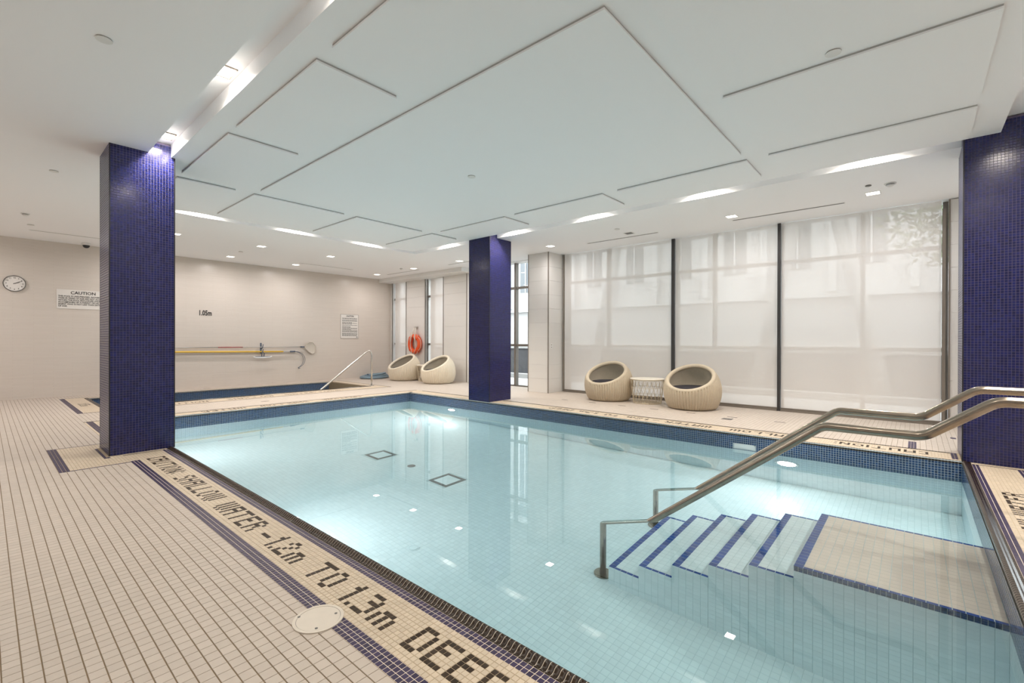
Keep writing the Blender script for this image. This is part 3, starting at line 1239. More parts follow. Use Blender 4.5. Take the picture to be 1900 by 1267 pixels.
# --- coping: cove and bullnose pieces
PROF = [(0.0, 0.0), (0.011, -0.0035), (0.023, 0.0015), (0.033, 0.010), (0.043, 0.0145), (0.053, 0.012), (0.061, 0.004), (0.0645, -0.008), (0.0645, -0.030), (0.05, -0.030), (0.03, -0.012), (0.0, -0.010)]


PROF2 = [(0.044, 0.0), (0.054, -0.002), (0.061, -0.008), (0.0645, -0.016), (0.0645, -0.030), (0.05, -0.030), (0.044, -0.012)]


def coping_piece(p, d_in, d_al, half, shrink=0.0, prof=None):
    """p: deck edge point; d_in towards the water; d_al along the edge"""
    mb = MB()
    P0 = []
    for (a, z) in (prof or PROF):
        P0.append((p[0] + d_in[0] * a, p[1] + d_in[1] * a, z - shrink))
    A = [tuple(np.array(q) - np.array([d_al[0] * half, d_al[1] * half, 0])) for q in P0]
    Bq = [tuple(np.array(q) + np.array([d_al[0] * half, d_al[1] * half, 0])) for q in P0]
    n = len(A)
    fs = [(i, (i + 1) % n, n + (i + 1) % n, n + i) for i in range(n)]
    if d_in[0] * d_al[1] - d_in[1] * d_al[0] < 0:
        fs = [f[::-1] for f in fs]
    mb.add(A + Bq, fs, False)
    for k_ in range(7 if prof is None else 3):
        mb.sm[-len(fs) + k_] = True
    mb.f += [tuple(range(n)), tuple(range(2 * n - 1, n - 1, -1))]
    mb.sm += [False, False]
    return mb


def coping(parent, x0, x1, y0, y1, limit, name='coping_tile'):
    w = 0.0645
    rest = MB()
    gro = MB()
    first = True
    for (p, d_in, d_al, L_) in (((x0 - w + 0.0, 0), (1, 0), (0, 1), (y0, y1)), ((x1 + w, 0), (-1, 0), (0, 1), (y0, y1)),
                                ((0, y0 - w), (0, 1), (1, 0), (x0, x1)), ((0, y1 + w), (0, -1), (1, 0), (x0, x1))):
        a0, a1 = L_
        n = int(round((a1 - a0) / T1))
        tt = (a1 - a0) / n
        c = 0.5 * (a0 + a1)
        mid = (p[0] if d_al[1] else c, p[1] if d_al[0] else c)
        pf = PROF2 if (d_in[0] < 0 or d_in[1] < 0) else None
        g2 = coping_piece(mid, d_in, d_al, (a1 - a0) / 2, 0.0007, pf)
        gro.add(g2.v, g2.f)
        proto = None
        cnt = 0
        for i in range(n):
            a = a0 + (i + 0.5) * tt
            q = (p[0], a) if d_al[1] else (a, p[1])
            if first and limit and in_frame(np.array([[q[0] + 0.05, q[1], 0.0]]))[0] and cnt < limit:
                if proto is None:
                    pm = coping_piece((0, 0), d_in, d_al, tt / 2 - 0.0014)
                    proto = mesh_of(name, pm)
                    proto.materials.append(M['bullnose'])
                o = bpy.data.objects.new(name, proto)
                COL.objects.link(o)
                o.parent = parent
                o.location = Vector((q[0], q[1], 0)) - parent.location
                cnt += 1
            else:
                pm = coping_piece(q, d_in, d_al, tt / 2 - 0.0014, 0.0, pf)
                rest.add(pm.v, pm.f)
        first = False
    # plain corner pieces
    for cx, sx in ((x0, -1), (x1, 1)):
        for cy, sy in ((y0, -1), (y1, 1)):
            rest.box((min(cx, cx + sx * w), min(cy, cy + sy * w), -0.03), (max(cx, cx + sx * w), max(cy, cy + sy * w), 0.004))
    obj(name + 's', rest, M['bullnose'], parent, kind='stuff')
    obj('coping_grout', gro, M['grout_light'], parent)


coping(pool, PX0, PX1, PY0, PY1, 290)

# --- steps
nos_n, tread_n = 0, []
for k in range(6):
    ya, yb, zt = SY[k], SY[k + 1], SZ[k]
    zbot = floor_z(yb) + 0.001
    core = MB().box((STX0 + g_, ya if k else PY0 - 0.02, zbot - 0.04), (STX1 - g_, yb - g_, zt - g_))
    st = obj('landing' if k == 0 else 'step', core, M['pool_grout'], pool)
    st['label'] = 'top landing just under the water' if k == 0 else 'submerged white tiled step with navy edge tiles'
    nos, trd, side = Tiles(), Tiles(), Tiles()
    h = 0.002
    w_f, w_s = T2, T1 * 1.05
    # front nosing
    n = 22
    tt = (STX1 - STX0) / n
    for i in range(n):
        x = STX0 + (i + 0.5) * tt
        nos.add((x, yb - w_f / 2, zt - h), (tt / 2 - 0.0017, 0, 0), (0, w_f / 2 - 0.0005, 0), (0, 0, h))
    # side nosing
    y_a = ya if k else PY0
    m = max(1, int(round((yb - w_f - y_a) / T2)))
    tm = (yb - w_f - y_a) / m
    for j in range(m):
        y = y_a + (j + 0.5) * tm
        for x in (STX0 + w_s / 2, STX1 - w_s / 2):
            nos.add((x, y, zt - h), (w_s / 2 - 0.0005, 0, 0), (0, tm / 2 - 0.0017, 0), (0, 0, h))
    # tread field
    n2 = 21
    t2 = (STX1 - STX0 - 2 * w_s) / n2
    for i in range(n2):
        x = STX0 + w_s + (i + 0.5) * t2
        for j in range(m):
            y = y_a + (j + 0.5) * tm
            trd.add((x, y, zt - h), (t2 / 2 - 0.001, 0, 0), (0, tm / 2 - 0.001, 0), (0, 0, h))
    # side walls and riser
    navy_rows = Tiles()
    z_top = zt
    if k == 0:
        nn_ = int(round((yb - y_a) / T1))
        t1 = (yb - y_a) / nn_
        for r in range(3):
            z = zt - (r + 0.5) * T1
            for j in range(nn_):
                y = y_a + (j + 0.5) * t1
                navy_rows.add((STX0 + g_, y, z), (0, -(t1 / 2 - 0.001), 0), (0, 0, T1 / 2 - 0.001), (-h, 0, 0))
                navy_rows.add((STX1 - g_, y, z), (0, t1 / 2 - 0.001, 0), (0, 0, T1 / 2 - 0.001), (h, 0, 0))
        z_top = zt - 3 * T1
    nz = int((z_top - zbot) / T2) + 1
    ns = int(round((yb - y_a) / T2))
    t3 = (yb - y_a) / ns
    for r in range(nz):
        z = z_top - (r + 0.5) * T2
        for j in range(ns):
            y = y_a + (j + 0.5) * t3
            side.add((STX0 + g_, y, z), (0, -(t3 / 2 - 0.001), 0), (0, 0, T2 / 2 - 0.0006), (-h, 0, 0))
            side.add((STX1 - g_, y, z), (0, t3 / 2 - 0.001, 0), (0, 0, T2 / 2 - 0.0006), (h, 0, 0))
    for r in range(4):
        z = zt - (r + 0.5) * 0.05
        if z < zbot:
            break
        for i in range(n):
            x = STX0 + (i + 0.5) * tt
            side.add((x, yb - g_, z), (tt / 2 - 0.001, 0, 0), (0, 0, 0.024), (0, h, 0))
    lay(nos, 'nosing_tile', 'nosing_tiles', M['nosing'], st, 300)
    lay(trd, 'tread_tile', 'tread_tiles', M['landing'] if k == 0 else M['pooltile'], st, 300 if k == 0 else 88)
    lay(side, 'side_tile', 'side_tiles', M['pooltile'], st, 24)
    if k == 0:
        lay(navy_rows, 'edge_tile', 'edge_tiles', M['navy'], st, 120)

# --- drains and inlets on the pool floor
for n_, (a, b, c, d) in enumerate(drains):
    zc = floor_z((c + d) / 2)
    t = obj('main_drain', MB().box((a + T2, c + T2, zc - 0.004), (b - T2, d - T2, zc + 0.002)), M['plastic'], pool)
    fr = Tiles()
    nn_ = 7
    tt = (b - a) / nn_
    for i in range(nn_):
        x = a + (i + 0.5) * tt
        for y in (c + T2 / 2, d - T2 / 2):
            fr.add((x, y, zc - 0.001), (tt / 2 - 0.001, 0, 0), (0, T2 / 2 - 0.001, 0), (0, 0, 0.003))
    tt = (d - c - 2 * T2) / 5
    for j in range(5):
        y = c + T2 + (j + 0.5) * tt
        for x in (a + T2 / 2, b - T2 / 2):
            fr.add((x, y, zc - 0.001), (T2 / 2 - 0.001, 0, 0), (0, tt / 2 - 0.001, 0), (0, 0, 0.003))
    lay(fr, 'frame_tile', 'frame_tiles', M['grate'], t, 40)
    a2, b2, c2, d2 = a + T2 + 0.01, b - T2 - 0.01, c + T2 + 0.01, d - T2 - 0.01
    xm, ym = (a2 + b2) / 2, (c2 + d2) / 2
    obj('grate', MB().add([(a2, c2, zc + 0.002), (b2, c2, zc + 0.002), (b2, d2, zc + 0.002), (a2, d2, zc + 0.002), (xm, ym, zc + 0.03)],
                          [(0, 1, 4), (1, 2, 4), (2, 3, 4), (3, 0, 4)]), M['plastic'], t)
obj('round_drain', MB().cyl((4.021, 5.41, floor_z(5.41) - 0.004), (0, 0, 1), 0.058, 0.012), M['grate'], pool)
for x, y in ((2.685, 3.58), (5.38, 4.90), (5.41, 2.22), (2.712, 6.257)):
    z = floor_z(y)
    fi = obj('floor_inlet', MB().ring((x, y, z), (0, 0, 1), 0.043, 0.056, 0.004).cyl((x, y, z), (0, 0, 1), 0.038, 0.006), M['plastic'], pool)
# skimmer mouth
sk = MB()
y0, y1, z0, z1 = SKIM
sk.box((PX1 - 0.004, y0, z0), (PX1 + 0.10, y0 + 0.012, z1))
sk.box((PX1 - 0.004, y1 - 0.012, z0), (PX1 + 0.10, y1, z1))
sk.box((PX1 - 0.004, y0, z1 - 0.012), (PX1 + 0.10, y1, z1))
sk.box((PX1 - 0.003, y0 + 0.012, z0), (PX1 + 0.004, y1 - 0.012, z1 - 0.012))
obj('skimmer_mouth', sk, M['plastic'], pool)


# --- underwater lamps
def pool_light(x, y, z, nx_, label_, w=W_POOL, ny_=0):
    ax = np.array([nx_, ny_, 0.0])
    t = thing('pool_light', label_, 'pool light', (x, y, z), 'underwater pool lights')
    c = np.array([x, y, z])
    obj('trim_ring', MB().ring(c - ax * 0.004, ax, 0.105, 0.135, 0.014), M['steel'], t)
    obj('lens', MB().cyl(c - ax * 0.004, ax, 0.105, 0.012, 32), M['poollens'], t)
    lamp('lamp', tuple(c + ax * 0.022), tuple(ax), 0.18, w, POOLC, t, spread=175)


pool_light(PX1, 1.225, -0.655, -1, 'lit underwater pool light near the handrails', w=W_POOL * 0.45)
pool_light(PX1, 7.60, -0.61, -1, 'lit underwater pool light left of the middle blue column', w=W_POOL * 0.6)
pool_light(PX0, 4.30, -0.70, 1, 'underwater pool light in the near long wall, nearer the lettering WATER', w=W_POOL * 0.7)
pool_light(PX0, 7.90, -0.66, 1, 'added unseen pool light in the near long wall, beyond the left column', w=W_POOL * 0.5)  # added lamp out of view, to brighten the far pool

# --- water bodies
wz = 0.0
wm = MB()
nxw, nyw = 1, 1


def water_body(x0, x1, y0, y1, z0, z1):
    mb = MB()
    mb.add([(x0, y0, z1), (x1, y0, z1), (x1, y1, z1), (x0, y1, z1)], [(0, 1, 2, 3)], True)
    mb.add([(x0, y0, z0), (x1, y0, z0), (x1, y1, z0), (x0, y1, z0), (x0, y0, z1), (x1, y0, z1), (x1, y1, z1), (x0, y1, z1)],
           [(0, 3, 2, 1), (0, 1, 5, 4), (1, 2, 6, 5), (2, 3, 7, 6), (3, 0, 4, 7)])
    return mb


wm = water_body(PX0 - 0.05, PX1 + 0.05, PY0 - 0.05, PY1 + 0.05, -1.70, ZW)
wat = obj('pool_water', wm, M['water'])
tag(wat, 'clear turquoise water filling the rectangular pool', 'water')
wat['kind'] = 'stuff'

# ------------------------------------------------------------------ SPA
spa = thing('spa_pool', 'long narrow spa pool with navy tiled sides in front of back wall', 'pool', (SX0, SY0, 0))
sp = MB()
sp.box((SX0 - t_, SY0 - t_, -1.25), (SX0 - g_, SY1 + t_, -0.004))
sp.box((SX1 + g_, SY0 - t_, -1.25), (SX1 + t_, SY1 + t_, -0.004))
sp.box((SX0 - t_, SY0 - t_, -1.25), (SX1 + t_, SY0 - g_, -0.004))
sp.box((SX0 - t_, SY1 + g_, -1.25), (SX1 + t_, SY1 + t_, -0.004))
sp.box((SX0 - t_, SY0 - t_, -1.35), (SX1 + t_, SY1 + t_, -1.20))
obj('shell', sp, M['navy_grout'], spa)
sn = Tiles()
for k in range(9):
    z = -0.030 - (k + 0.5) * T1
    hv = T1 / 2 - 0.0016
    n = int((SX1 - SX0) / T1)
    for i in range(n):
        x = SX0 + (i + 0.5) * (SX1 - SX0) / n
        sn.add((x, SY1 + g_, z), (hv, 0, 0), (0, 0, hv), (0, -g_, 0))
        sn.add((x, SY0 - g_, z), (-hv, 0, 0), (0, 0, hv), (0, g_, 0))
    n = int((SY1 - SY0) / T1)
    for i in range(n):
        y = SY0 + (i + 0.5) * (SY1 - SY0) / n
        sn.add((SX0 - g_, y, z), (0, hv, 0), (0, 0, hv), (g_, 0, 0))
        sn.add((SX1 + g_, y, z), (0, -hv, 0), (0, 0, hv), (-g_, 0, 0))
lay(sn, 'waterline_tile', 'waterline_tiles', M['navy'], spa, 0)
coping(spa, SX0, SX1, SY0, SY1, 0)
for k in range(3):
    obj('step', MB().box((SX1 - 0.3 * (k + 1), SY0, -1.2), (SX1 - 0.3 * k, SY1, -0.30 - 0.25 * k)), M['pooltile'], spa)
sw = obj('spa_water', water_body(SX0 - 0.05, SX1 + 0.05, SY0 - 0.05, SY1 + 0.05, -1.22, -0.20), M['spawater'])
tag(sw, 'still dark water in the long spa pool', 'water')
sw['kind'] = 'stuff'


# ------------------------------------------------------------------ HANDRAILS
def fillet(pts, rad, n=8):
    out = [np.array(pts[0], float)]
    for i in range(1, len(pts) - 1):
        p, a, b = (np.array(pts[i], float), np.array(pts[i - 1], float), np.array(pts[i + 1], float))
        r = rad[i] if hasattr(rad, '__len__') else rad
        d1, d2 = (a - p) / np.linalg.norm(a - p), (b - p) / np.linalg.norm(b - p)
        ang = math.acos(max(-1, min(1, d1 @ d2)))
        tl = min(r / math.tan(ang / 2), 0.48 * np.linalg.norm(a - p), 0.48 * np.linalg.norm(b - p))
        s, e = p + d1 * tl, p + d2 * tl
        for k in range(n + 1):
            t = k / n
            out.append((1 - t) ** 2 * s + 2 * t * (1 - t) * p + t * t * e)
    out.append(np.array(pts[-1], float))
    return out


def pool_rail(label_, x, flat, top, yl):
    t = thing('handrail', label_, 'handrail', (x, 2.035, -1.47), 'pool entry handrails')
    k = 0.79
    zl = -0.197 + k * (1.592 - yl)
    pts = [(x, 2.035, -1.47), (x, 2.035, -0.197 - k * (2.035 - 1.592)), (x, yl, flat), (x, -0.035, flat), (x, -0.33, top), (x, -1.30, top), (x, -1.58, top - 0.25), (x, -1.58, 0.0)]
    path = fillet(pts, [0, 0.055, 0.10, 0.13, 0.13, 0.16, 0.16, 0])
    obj('rail', MB().tube(path, 0.0275, 18), M['rail'], t)
    obj('flange', MB().cyl((x, 2.035, floor_z(2.0) - 0.002), (0, 0, 1), 0.078, 0.016, 28), M['rail'], t)
    obj('flange', MB().cyl((x, -1.58, 0), (0, 0, 1), 0.075, 0.014, 28), M['rail'], t)
    return t


pool_rail('near stainless pool handrail sloping into the water', 3.539, 0.706, 0.932, 0.445)
pool_rail('far stainless pool handrail, behind and left of the near one', 4.617, 0.681, 0.910, 0.478)

t = thing('spa_handrail', 'steel handrail bending down into the spa pool', 'handrail', (6.99, 11.205, 0))
ptsr = fillet([(6.995, 11.205, 0), (6.995, 11.205, 1.05), (5.40, 11.205, -0.12), (5.0, 11.205, -0.42)], [0, 0.13, 0.2, 0], 10)
obj('rail', MB().tube(ptsr, 0.024, 14), M['steel'], t)
obj('flange', MB().cyl((6.995, 11.205, 0), (0, 0, 1), 0.07, 0.012), M['steel'], t)


# ------------------------------------------------------------------ BALL CHAIRS
def chair_proto(m):
    t = thing('ball_chair', '', 'chair')
    A, C0, CC = 0.50, 0.33, 0.56

    def prof(z):
        return A * math.sqrt(max(0.0, 1 - ((z - C0) / CC) ** 2))

    def rim(phi):
        """height where the profile meets the tilted rim plane; front = +x"""
        lo, hi = 0.2, 0.82
        for _ in range(40):
            z = 0.5 * (lo + hi)
            if z < 0.365 + 0.53 * (0.49 - prof(z) * math.cos(phi)):
                lo = z
            else:
                hi = z
        return 0.5 * (lo + hi)

    NP, NV = 240, 22
    NR = 60
    vs, fs = [], []
    inner = []
    rimpts = []
    for i in range(NP):
        ph = 2 * math.pi * i / NP
        zr = rim(ph)
        rib = 0.009 * (1 if (i % 4) in (1, 2) else -1)
        for j in range(NV):
            z = 0.012 + (zr - 0.012) * j / (NV - 1)
            r = prof(z) + rib * min(1.0, (zr - z) / 0.03 + 0.15)
            if j == 0:
                r -= 0.012
            vs.append((r * math.cos(ph), r * math.sin(ph), z))
        r = prof(zr)
        rimpts.append(((r - 0.036) * math.cos(ph), (r - 0.036) * math.sin(ph), zr - 0.010))
    for i in range(NP):
        k = (i + 1) % NP
        for j in range(NV - 1):
            fs.append((i * NV + j, k * NV + j, k * NV + j + 1, i * NV + j + 1))
    sh_ = MB().add(vs, fs, True)
    sh_.f.append(tuple(i * NV for i in range(NP - 1, -1, -1)))
    sh_.sm.append(False)
    obj('shell', sh_, m, t)
    # inner lining, made paler to stand for light inside the shell
    vs, fs = [], []
    NI = 10
    for i in range(0, NP, 2):
        ph = 2 * math.pi * i / NP
        zr = rim(ph)
        for j in range(NI):
            z = 0.23 + (zr - 0.010 - 0.23) * j / (NI - 1)
            r = prof(z) - 0.07
            vs.append((r * math.cos(ph), r * math.sin(ph), z))
    n2 = NP // 2
    for i in range(n2):
        k = (i + 1) % n2
        for j in range(NI - 1):
            fs.append((i * NI + j, i * NI + j + 1, k * NI + j + 1, k * NI + j))
    li = MB().add(vs, fs, True)
    li.f.append(tuple(i * NI for i in range(n2)))
    li.sm.append(False)
    obj('lining', li, M['wicker_pale'], t)
    obj('rim', MB().tube(rimpts[::3], 0.040, 12, closed=True), m, t)
    # cushion
    cv = [(0, 0, 0.41)]
    cf = []
    K = 36
    for (r, z) in ((0.27, 0.405), (0.34, 0.395), (0.37, 0.365), (0.375, 0.31), (0.35, 0.24)):
        for k in range(K):
            an = 2 * math.pi * k / K
            cv.append((r * math.cos(an), r * math.sin(an), z))
    for k in range(K):
        cf.append((0, 1 + k, 1 + (k + 1) % K))
    for q_ in range(4):
        for k in range(K):
            a, b = 1 + q_ * K, 1 + (q_ + 1) * K
            cf.append((a + k, b + k, b + (k + 1) % K, a + (k + 1) % K))
    obj('cushion', MB().add(cv, cf, True), M['cushion'], t, label='dark seat cushion')
    obj('base_ring', MB().ring((0, 0, 0), (0, 0, 1), 0.30, 0.365, 0.014), m, t)
    return t


def place(o, x, y, rz, label_, group):
    o.location = (x, y, 0.0)
    o.rotation_euler = (0, 0, rz)
    tag(o, label_, 'chair', group)


grp = 'round woven ball chairs'
c3 = chair_proto(M['wicker'])
c4 = copy_tree(c3)
c1 = chair_proto(M['wicker_pale'])
c2 = copy_tree(c1)
place(c3, 8.745, 4.905, math.radians(182), 'round woven rattan ball chair left of the wire table by the wide shades', grp)
place(c4, 8.675, 3.125, math.radians(182), 'round woven rattan ball chair right of the wire table by the wide shades', grp)
place(c1, 8.70, 12.07, math.radians(178), 'pale round woven ball chair below the lifebuoy, nearer the corner', grp)
place(c2, 8.745, 10.49, math.radians(178), 'pale round woven ball chair right of the lifebuoy, nearer the blue column', grp)


# ------------------------------------------------------------------ WIRE TABLES
def wire_table():
    t = thing('wire_table', '', 'side table')
    r1, r0, zt = 0.325, 0.27, 0.475
    obj('tabletop', MB().cyl((0, 0, zt), (0, 0, 1), r1 + 0.008, 0.018, 40), M['tabletop'], t)
    obj('base_ring', MB().tube([(r0 * math.cos(a), r0 * math.sin(a), 0.006) for a in np.linspace(0, 2 * math.pi, 41)[:-1]], 0.0045, 6, closed=True), M['wire'], t)
    obj('top_ring', MB().tube([(r1 * math.cos(a), r1 * math.sin(a), zt - 0.006) for a in np.linspace(0, 2 * math.pi, 41)[:-1]], 0.0045, 6, closed=True), M['wire'], t)
    w = MB()
    for s_ in (1, -1):
        for k in range(22):
            a0 = 2 * math.pi * k / 22
            pts = []
            for j in range(7):
                f = j / 6
                r = r0 + (r1 - r0) * f
                a = a0 + s_ * 0.55 * f
                pts.append((r * math.cos(a), r * math.sin(a), 0.006 + (zt - 0.012) * f))
            w.tube(pts, 0.0032, 5, caps=False)
    for k in range(-3, 4):
        d = k * 0.075
        hw = math.sqrt(r0 * r0 - d * d)
        w.tube([(-hw, d, 0.006), (hw, d, 0.006)], 0.003, 5, caps=False)
        w.tube([(d, -hw, 0.006), (d, hw, 0.006)], 0.003, 5, caps=False)
    for f in (0.33, 0.66):
        r = r0 + (r1 - r0) * f
        w.tube([(r * math.cos(a), r * math.sin(a), zt * f) for a in np.linspace(0, 2 * math.pi, 33)[:-1]], 0.003, 5, closed=True)
    obj('wire_cage', w, M['wire'], t)
    return t


wt = wire_table()
wt.location = (8.79, 4.06, 0)
tag(wt, 'round cream wire side table between the two rattan chairs by the shades', 'side table', 'round wire side tables')
wt2 = copy_tree(wt)
wt2.location = (8.98, 11.28, 0)
tag(wt2, 'round cream wire side table half hidden between the two far pale chairs', 'side table', 'round wire side tables')

# ------------------------------------------------------------------ LIFEBUOY, HOOK, HOSE
bx, by, bz = 9.40, 12.475, 1.125
hook = thing('wall_hook', 'small steel wall hook holding the lifebuoy', 'hook', (9.46, by, 1.66))
obj('plate', MB().box((9.478, by - 0.06, 1.62), (9.49, by + 0.06, 1.70)), M['steel'], hook)
for s_ in (-0.035, 0.035):
    obj('prong', MB().tube([(9.48, by + s_, 1.66), (9.42, by + s_, 1.645), (9.40, by + s_, 1.67), (9.40, by + s_, 1.70)], 0.009, 8), M['steel'], hook)
buoy = thing('lifebuoy', 'orange ring lifebuoy with white rope hanging on the tiled pier', 'lifebuoy', (bx, by, bz))
rp = [(bx, by + 0.255 * math.sin(a), bz + 0.255 * math.cos(a)) for a in np.linspace(0, 2 * math.pi, 49)[:-1]]
obj('ring', MB().tube(rp, 0.078, 16, closed=True), M['orange'], buoy)
for k in range(4):
    a0 = math.pi / 4 + k * math.pi / 2
    pts = [(bx - 0.01, by + 0.255 * math.sin(a), bz + 0.255 * math.cos(a)) for a in np.linspace(a0 - 0.11, a0 + 0.11, 5)]
    obj('band', MB().tube(pts, 0.080, 16), M['orange'], buoy)
    pts = [(bx - 0.055, by + r * math.sin(a), bz + r * math.cos(a)) for a, r in zip(np.linspace(a0, a0 + math.pi / 2, 9), (0.30, 0.35, 0.375, 0.385, 0.385, 0.385, 0.375, 0.35, 0.30))]
    obj('grab_line', MB().tube(pts, 0.007, 6), M['rope'], buoy)
rope = MB()
for s_ in (-1, 1):
    rope.tube([(9.405, by + 0.03 * s_, 1.66), (9.36, by + 0.05 * s_, 1.50), (9.31, by + 0.07 * s_, 1.35), (9.315, by + 0.12 * s_, 1.20), (9.33, by + 0.15 * s_, 1.05), (9.33, by + 0.10 * s_, 0.90), (9.32, by + 0.03 * s_, 0.80)], 0.011, 7)
    rope.tube([(9.405, by + 0.05 * s_, 1.66), (9.34, by + 0.10 * s_, 1.45), (9.30, by + 0.13 * s_, 1.30), (9.31, by + 0.11 * s_, 1.10)], 0.010, 7)
obj('rope', rope, M['rope'], buoy)

hx, hy = 8.50, 13.42
hp = []
for k in range(150):
    a = k * 0.19
    r = 0.50 - 0.0012 * k + 0.05 * math.sin(k * 0.37)
    hp.append((hx + r * math.cos(a) * 1.05, hy + r * math.sin(a) * 0.95, 0.03 + 0.0011 * k * (0.6 + 0.4 * math.sin(k * 0.21))))
t = thing('hose', 'coiled blue grey hose on the floor in the far corner', 'hose', (hx, hy, 0))
obj('coil', MB().tube(hp, 0.027, 8), M['hose'], t)
obj('end_fitting', MB().cyl(tuple(np.array(hp[-1])), (0.8, 0.6, 0), 0.032, 0.07, 12), M['bracket'], t)

# ------------------------------------------------------------------ POLES ON THE BACK WALL
YP = 13.93
t = thing('rescue_pole', 'long yellow pole with curved rescue hook on the back wall', 'pole', (3.5, YP, 0.92))
obj('shaft', MB().tube([(1.85, YP, 0.955), (5.78, YP, 0.905)], 0.021, 12), M['yellow'], t)
obj('ferrule', MB().tube([(5.78, YP, 0.905), (6.02, YP, 0.903)], 0.016, 12), M['alu'], t)
obj('socket', MB().tube([(5.98, YP, 0.903), (6.12, YP, 0.902)], 0.024, 12), M['bracket'], t)
hk = MB()
top_, bot_ = [], []
for k in range(20):
    f = k / 19
    a = math.pi / 2 - f * math.radians(165)
    top_.append((6.13 + 0.285 * math.cos(a), YP - 0.012, 0.655 + 0.245 * math.sin(a)))
outer = top_ + [(6.27, YP - 0.012, 0.40), (6.22, YP - 0.012, 0.385)]
inn = [(6.13 + 0.245 * math.cos(math.pi / 2 - k / 19 * math.radians(160)), YP + 0.012, 0.650 + 0.245 * math.sin(math.pi / 2 - k / 19 * math.radians(160))) for k in range(20)] + [(6.24, YP + 0.012, 0.42), (6.22, YP, 0.385)]
hk.tube(outer, 0.0065, 7).tube(inn, 0.0065, 7)
obj('hook', hk, M['bracket'], t)
t = thing('skimmer_net', 'leaf skimmer net on a thin grey pole above the yellow pole', 'net', (4, YP, 1.05))
obj('shaft', MB().tube([(1.9, YP, 1.045), (4.1, YP, 1.043)], 0.014, 10), M['alu'], t)
obj('sleeve', MB().tube([(4.1, YP, 1.043), (4.7, YP, 1.042)], 0.0145, 10), M['redgrey'], t, label='reddish pole section')
obj('shaft', MB().tube([(4.7, YP, 1.042), (6.33, YP, 1.036)], 0.012, 10), M['alu'], t)
obj('socket', MB().tube([(6.28, YP, 1.036), (6.40, YP, 1.036)], 0.02, 10), M['bracket'], t)
fr = [(6.40, 1.036), (6.46, 1.12), (6.55, 1.185), (6.66, 1.175), (6.73, 1.08), (6.735, 0.95), (6.70, 0.845), (6.62, 0.835), (6.52, 0.90), (6.44, 0.98)]
obj('net_frame', MB().tube([(x, YP, z) for x, z in fr], 0.011, 8, closed=True), M['net'], t)
nv = [(6.58, YP + 0.03, 1.01)] + [(x, YP, z) for x, z in fr]
obj('net', MB().add(nv, [(0, 1 + k, 1 + (k + 1) % 10) for k in range(10)], True), M['net'], t)
t = thing('pool_brush', 'white wall brush hanging below the pole bracket', 'brush', (5.19, YP, 0.75))
YK, YP = YP, YP - 0.055
bb = [(4.95, YP, 0.775), (5.02, YP, 0.752), (5.20, YP, 0.745), (5.38, YP, 0.755), (5.44, YP, 0.778)]
obj('brush_head', MB().tube(bb, [0.012, 0.02, 0.022, 0.02, 0.012], 8), M['plastic'], t)
obj('backing', MB().box((5.00, YP - 0.012, 0.77), (5.40, YP + 0.012, 0.782)), M['bracket'], t)
obj('handle', MB().tube([(5.17, YP, 0.78), (5.17, YP, 0.86), (5.20, YP, 0.90), (5.235, YP, 0.86), (5.225, YP, 0.78)], 0.013, 8), M['bracket'], t)
YP = YK
for x, w_ in ((5.19, 'above the white brush'), (2.05, 'behind the left blue column')):
    t = thing('pole_bracket', 'small dark wall bracket carrying the poles, ' + w_, 'bracket', (x, YP, 1.0), 'pole brackets on the back wall')
    obj('plate', MB().box((x - 0.02, YB - 0.01, 0.86), (x + 0.02, YB, 1.16)), M['bracket'], t)
    for z in (1.02, 0.885):
        obj('prong', MB().tube([(x, YB - 0.005, z - 0.01), (x, YP - 0.01, z - 0.022 + 0.005), (x, YP - 0.05, z + 0.0), (x + 0.02, YP - 0.05, z + 0.10)], 0.011, 8), M['bracket'], t)

# ------------------------------------------------------------------ SIGNS, CLOCK
YS_ = YB - 0.006
t = thing('caution_sign', 'wide white caution sign with black text, partly behind left column', 'sign', (1.48, YB, 2.1))
obj('board', MB().box((1.047, YS_ - 0.004, 1.92), (1.93, YB, 2.338)), M['sign'], t)
wall_text('title', text_mesh('CAUTION', 0.092, bold=0.0016), M['ink'], t, 1.475, YS_ - 0.005, 2.243)
wall_text('body_text', text_mesh('THIS POOL IS UNSUPERVISED. BATHERS UNDER\nTWELVE YEARS OF AGE ARE NOT ALLOWED\nWITHIN THE POOL ENCLOSURE UNLESS\nACCOMPANIED BY A PARENT OR HIS OR HER\nAGENT WHO IS NOT LESS THAN SIXTEEN YEARS\nOF AGE.', 0.0455, 'LEFT', bold=0.0009, sx=0.86, spacing=0.95), M['ink'], t, 1.072, YS_ - 0.005, 2.178)
t = thing('rules_sign', 'small upright white notice board with fine print near the corner', 'sign', (7.92, YB, 1.7))
obj('board', MB().box((7.60, YS_ - 0.004, 1.30), (8.235, YB, 2.085)), M['sign'], t)
bd = MB()
for a, b, c, d in ((7.60, 8.235, 2.077, 2.085), (7.60, 8.235, 1.30, 1.308), (7.60, 7.608, 1.30, 2.085), (8.227, 8.235, 1.30, 2.085)):
    bd.box((a, YS_ - 0.007, c), (b, YS_ - 0.003, d))
obj('border', bd, M['channel_mid'], t)
wall_text('title', text_mesh('CAUTION', 0.075, bold=0.002, sx=0.8), M['ink'], t, 7.93, YS_ - 0.005, 2.005)
fp = MB()
rr = random.Random(3)
z = 1.955
while z > 1.36:
    x = 7.655
    end = 8.19 if rr.random() < 0.75 else 7.95
    while x < end:
        w_ = rr.uniform(0.02, 0.055)
        fp.box((x, YS_ - 0.0055, z), (min(x + w_, 8.19), YS_ - 0.0042, z + 0.013))
        x += w_ + 0.012
    z -= 0.026 if rr.random() < 0.78 else 0.042
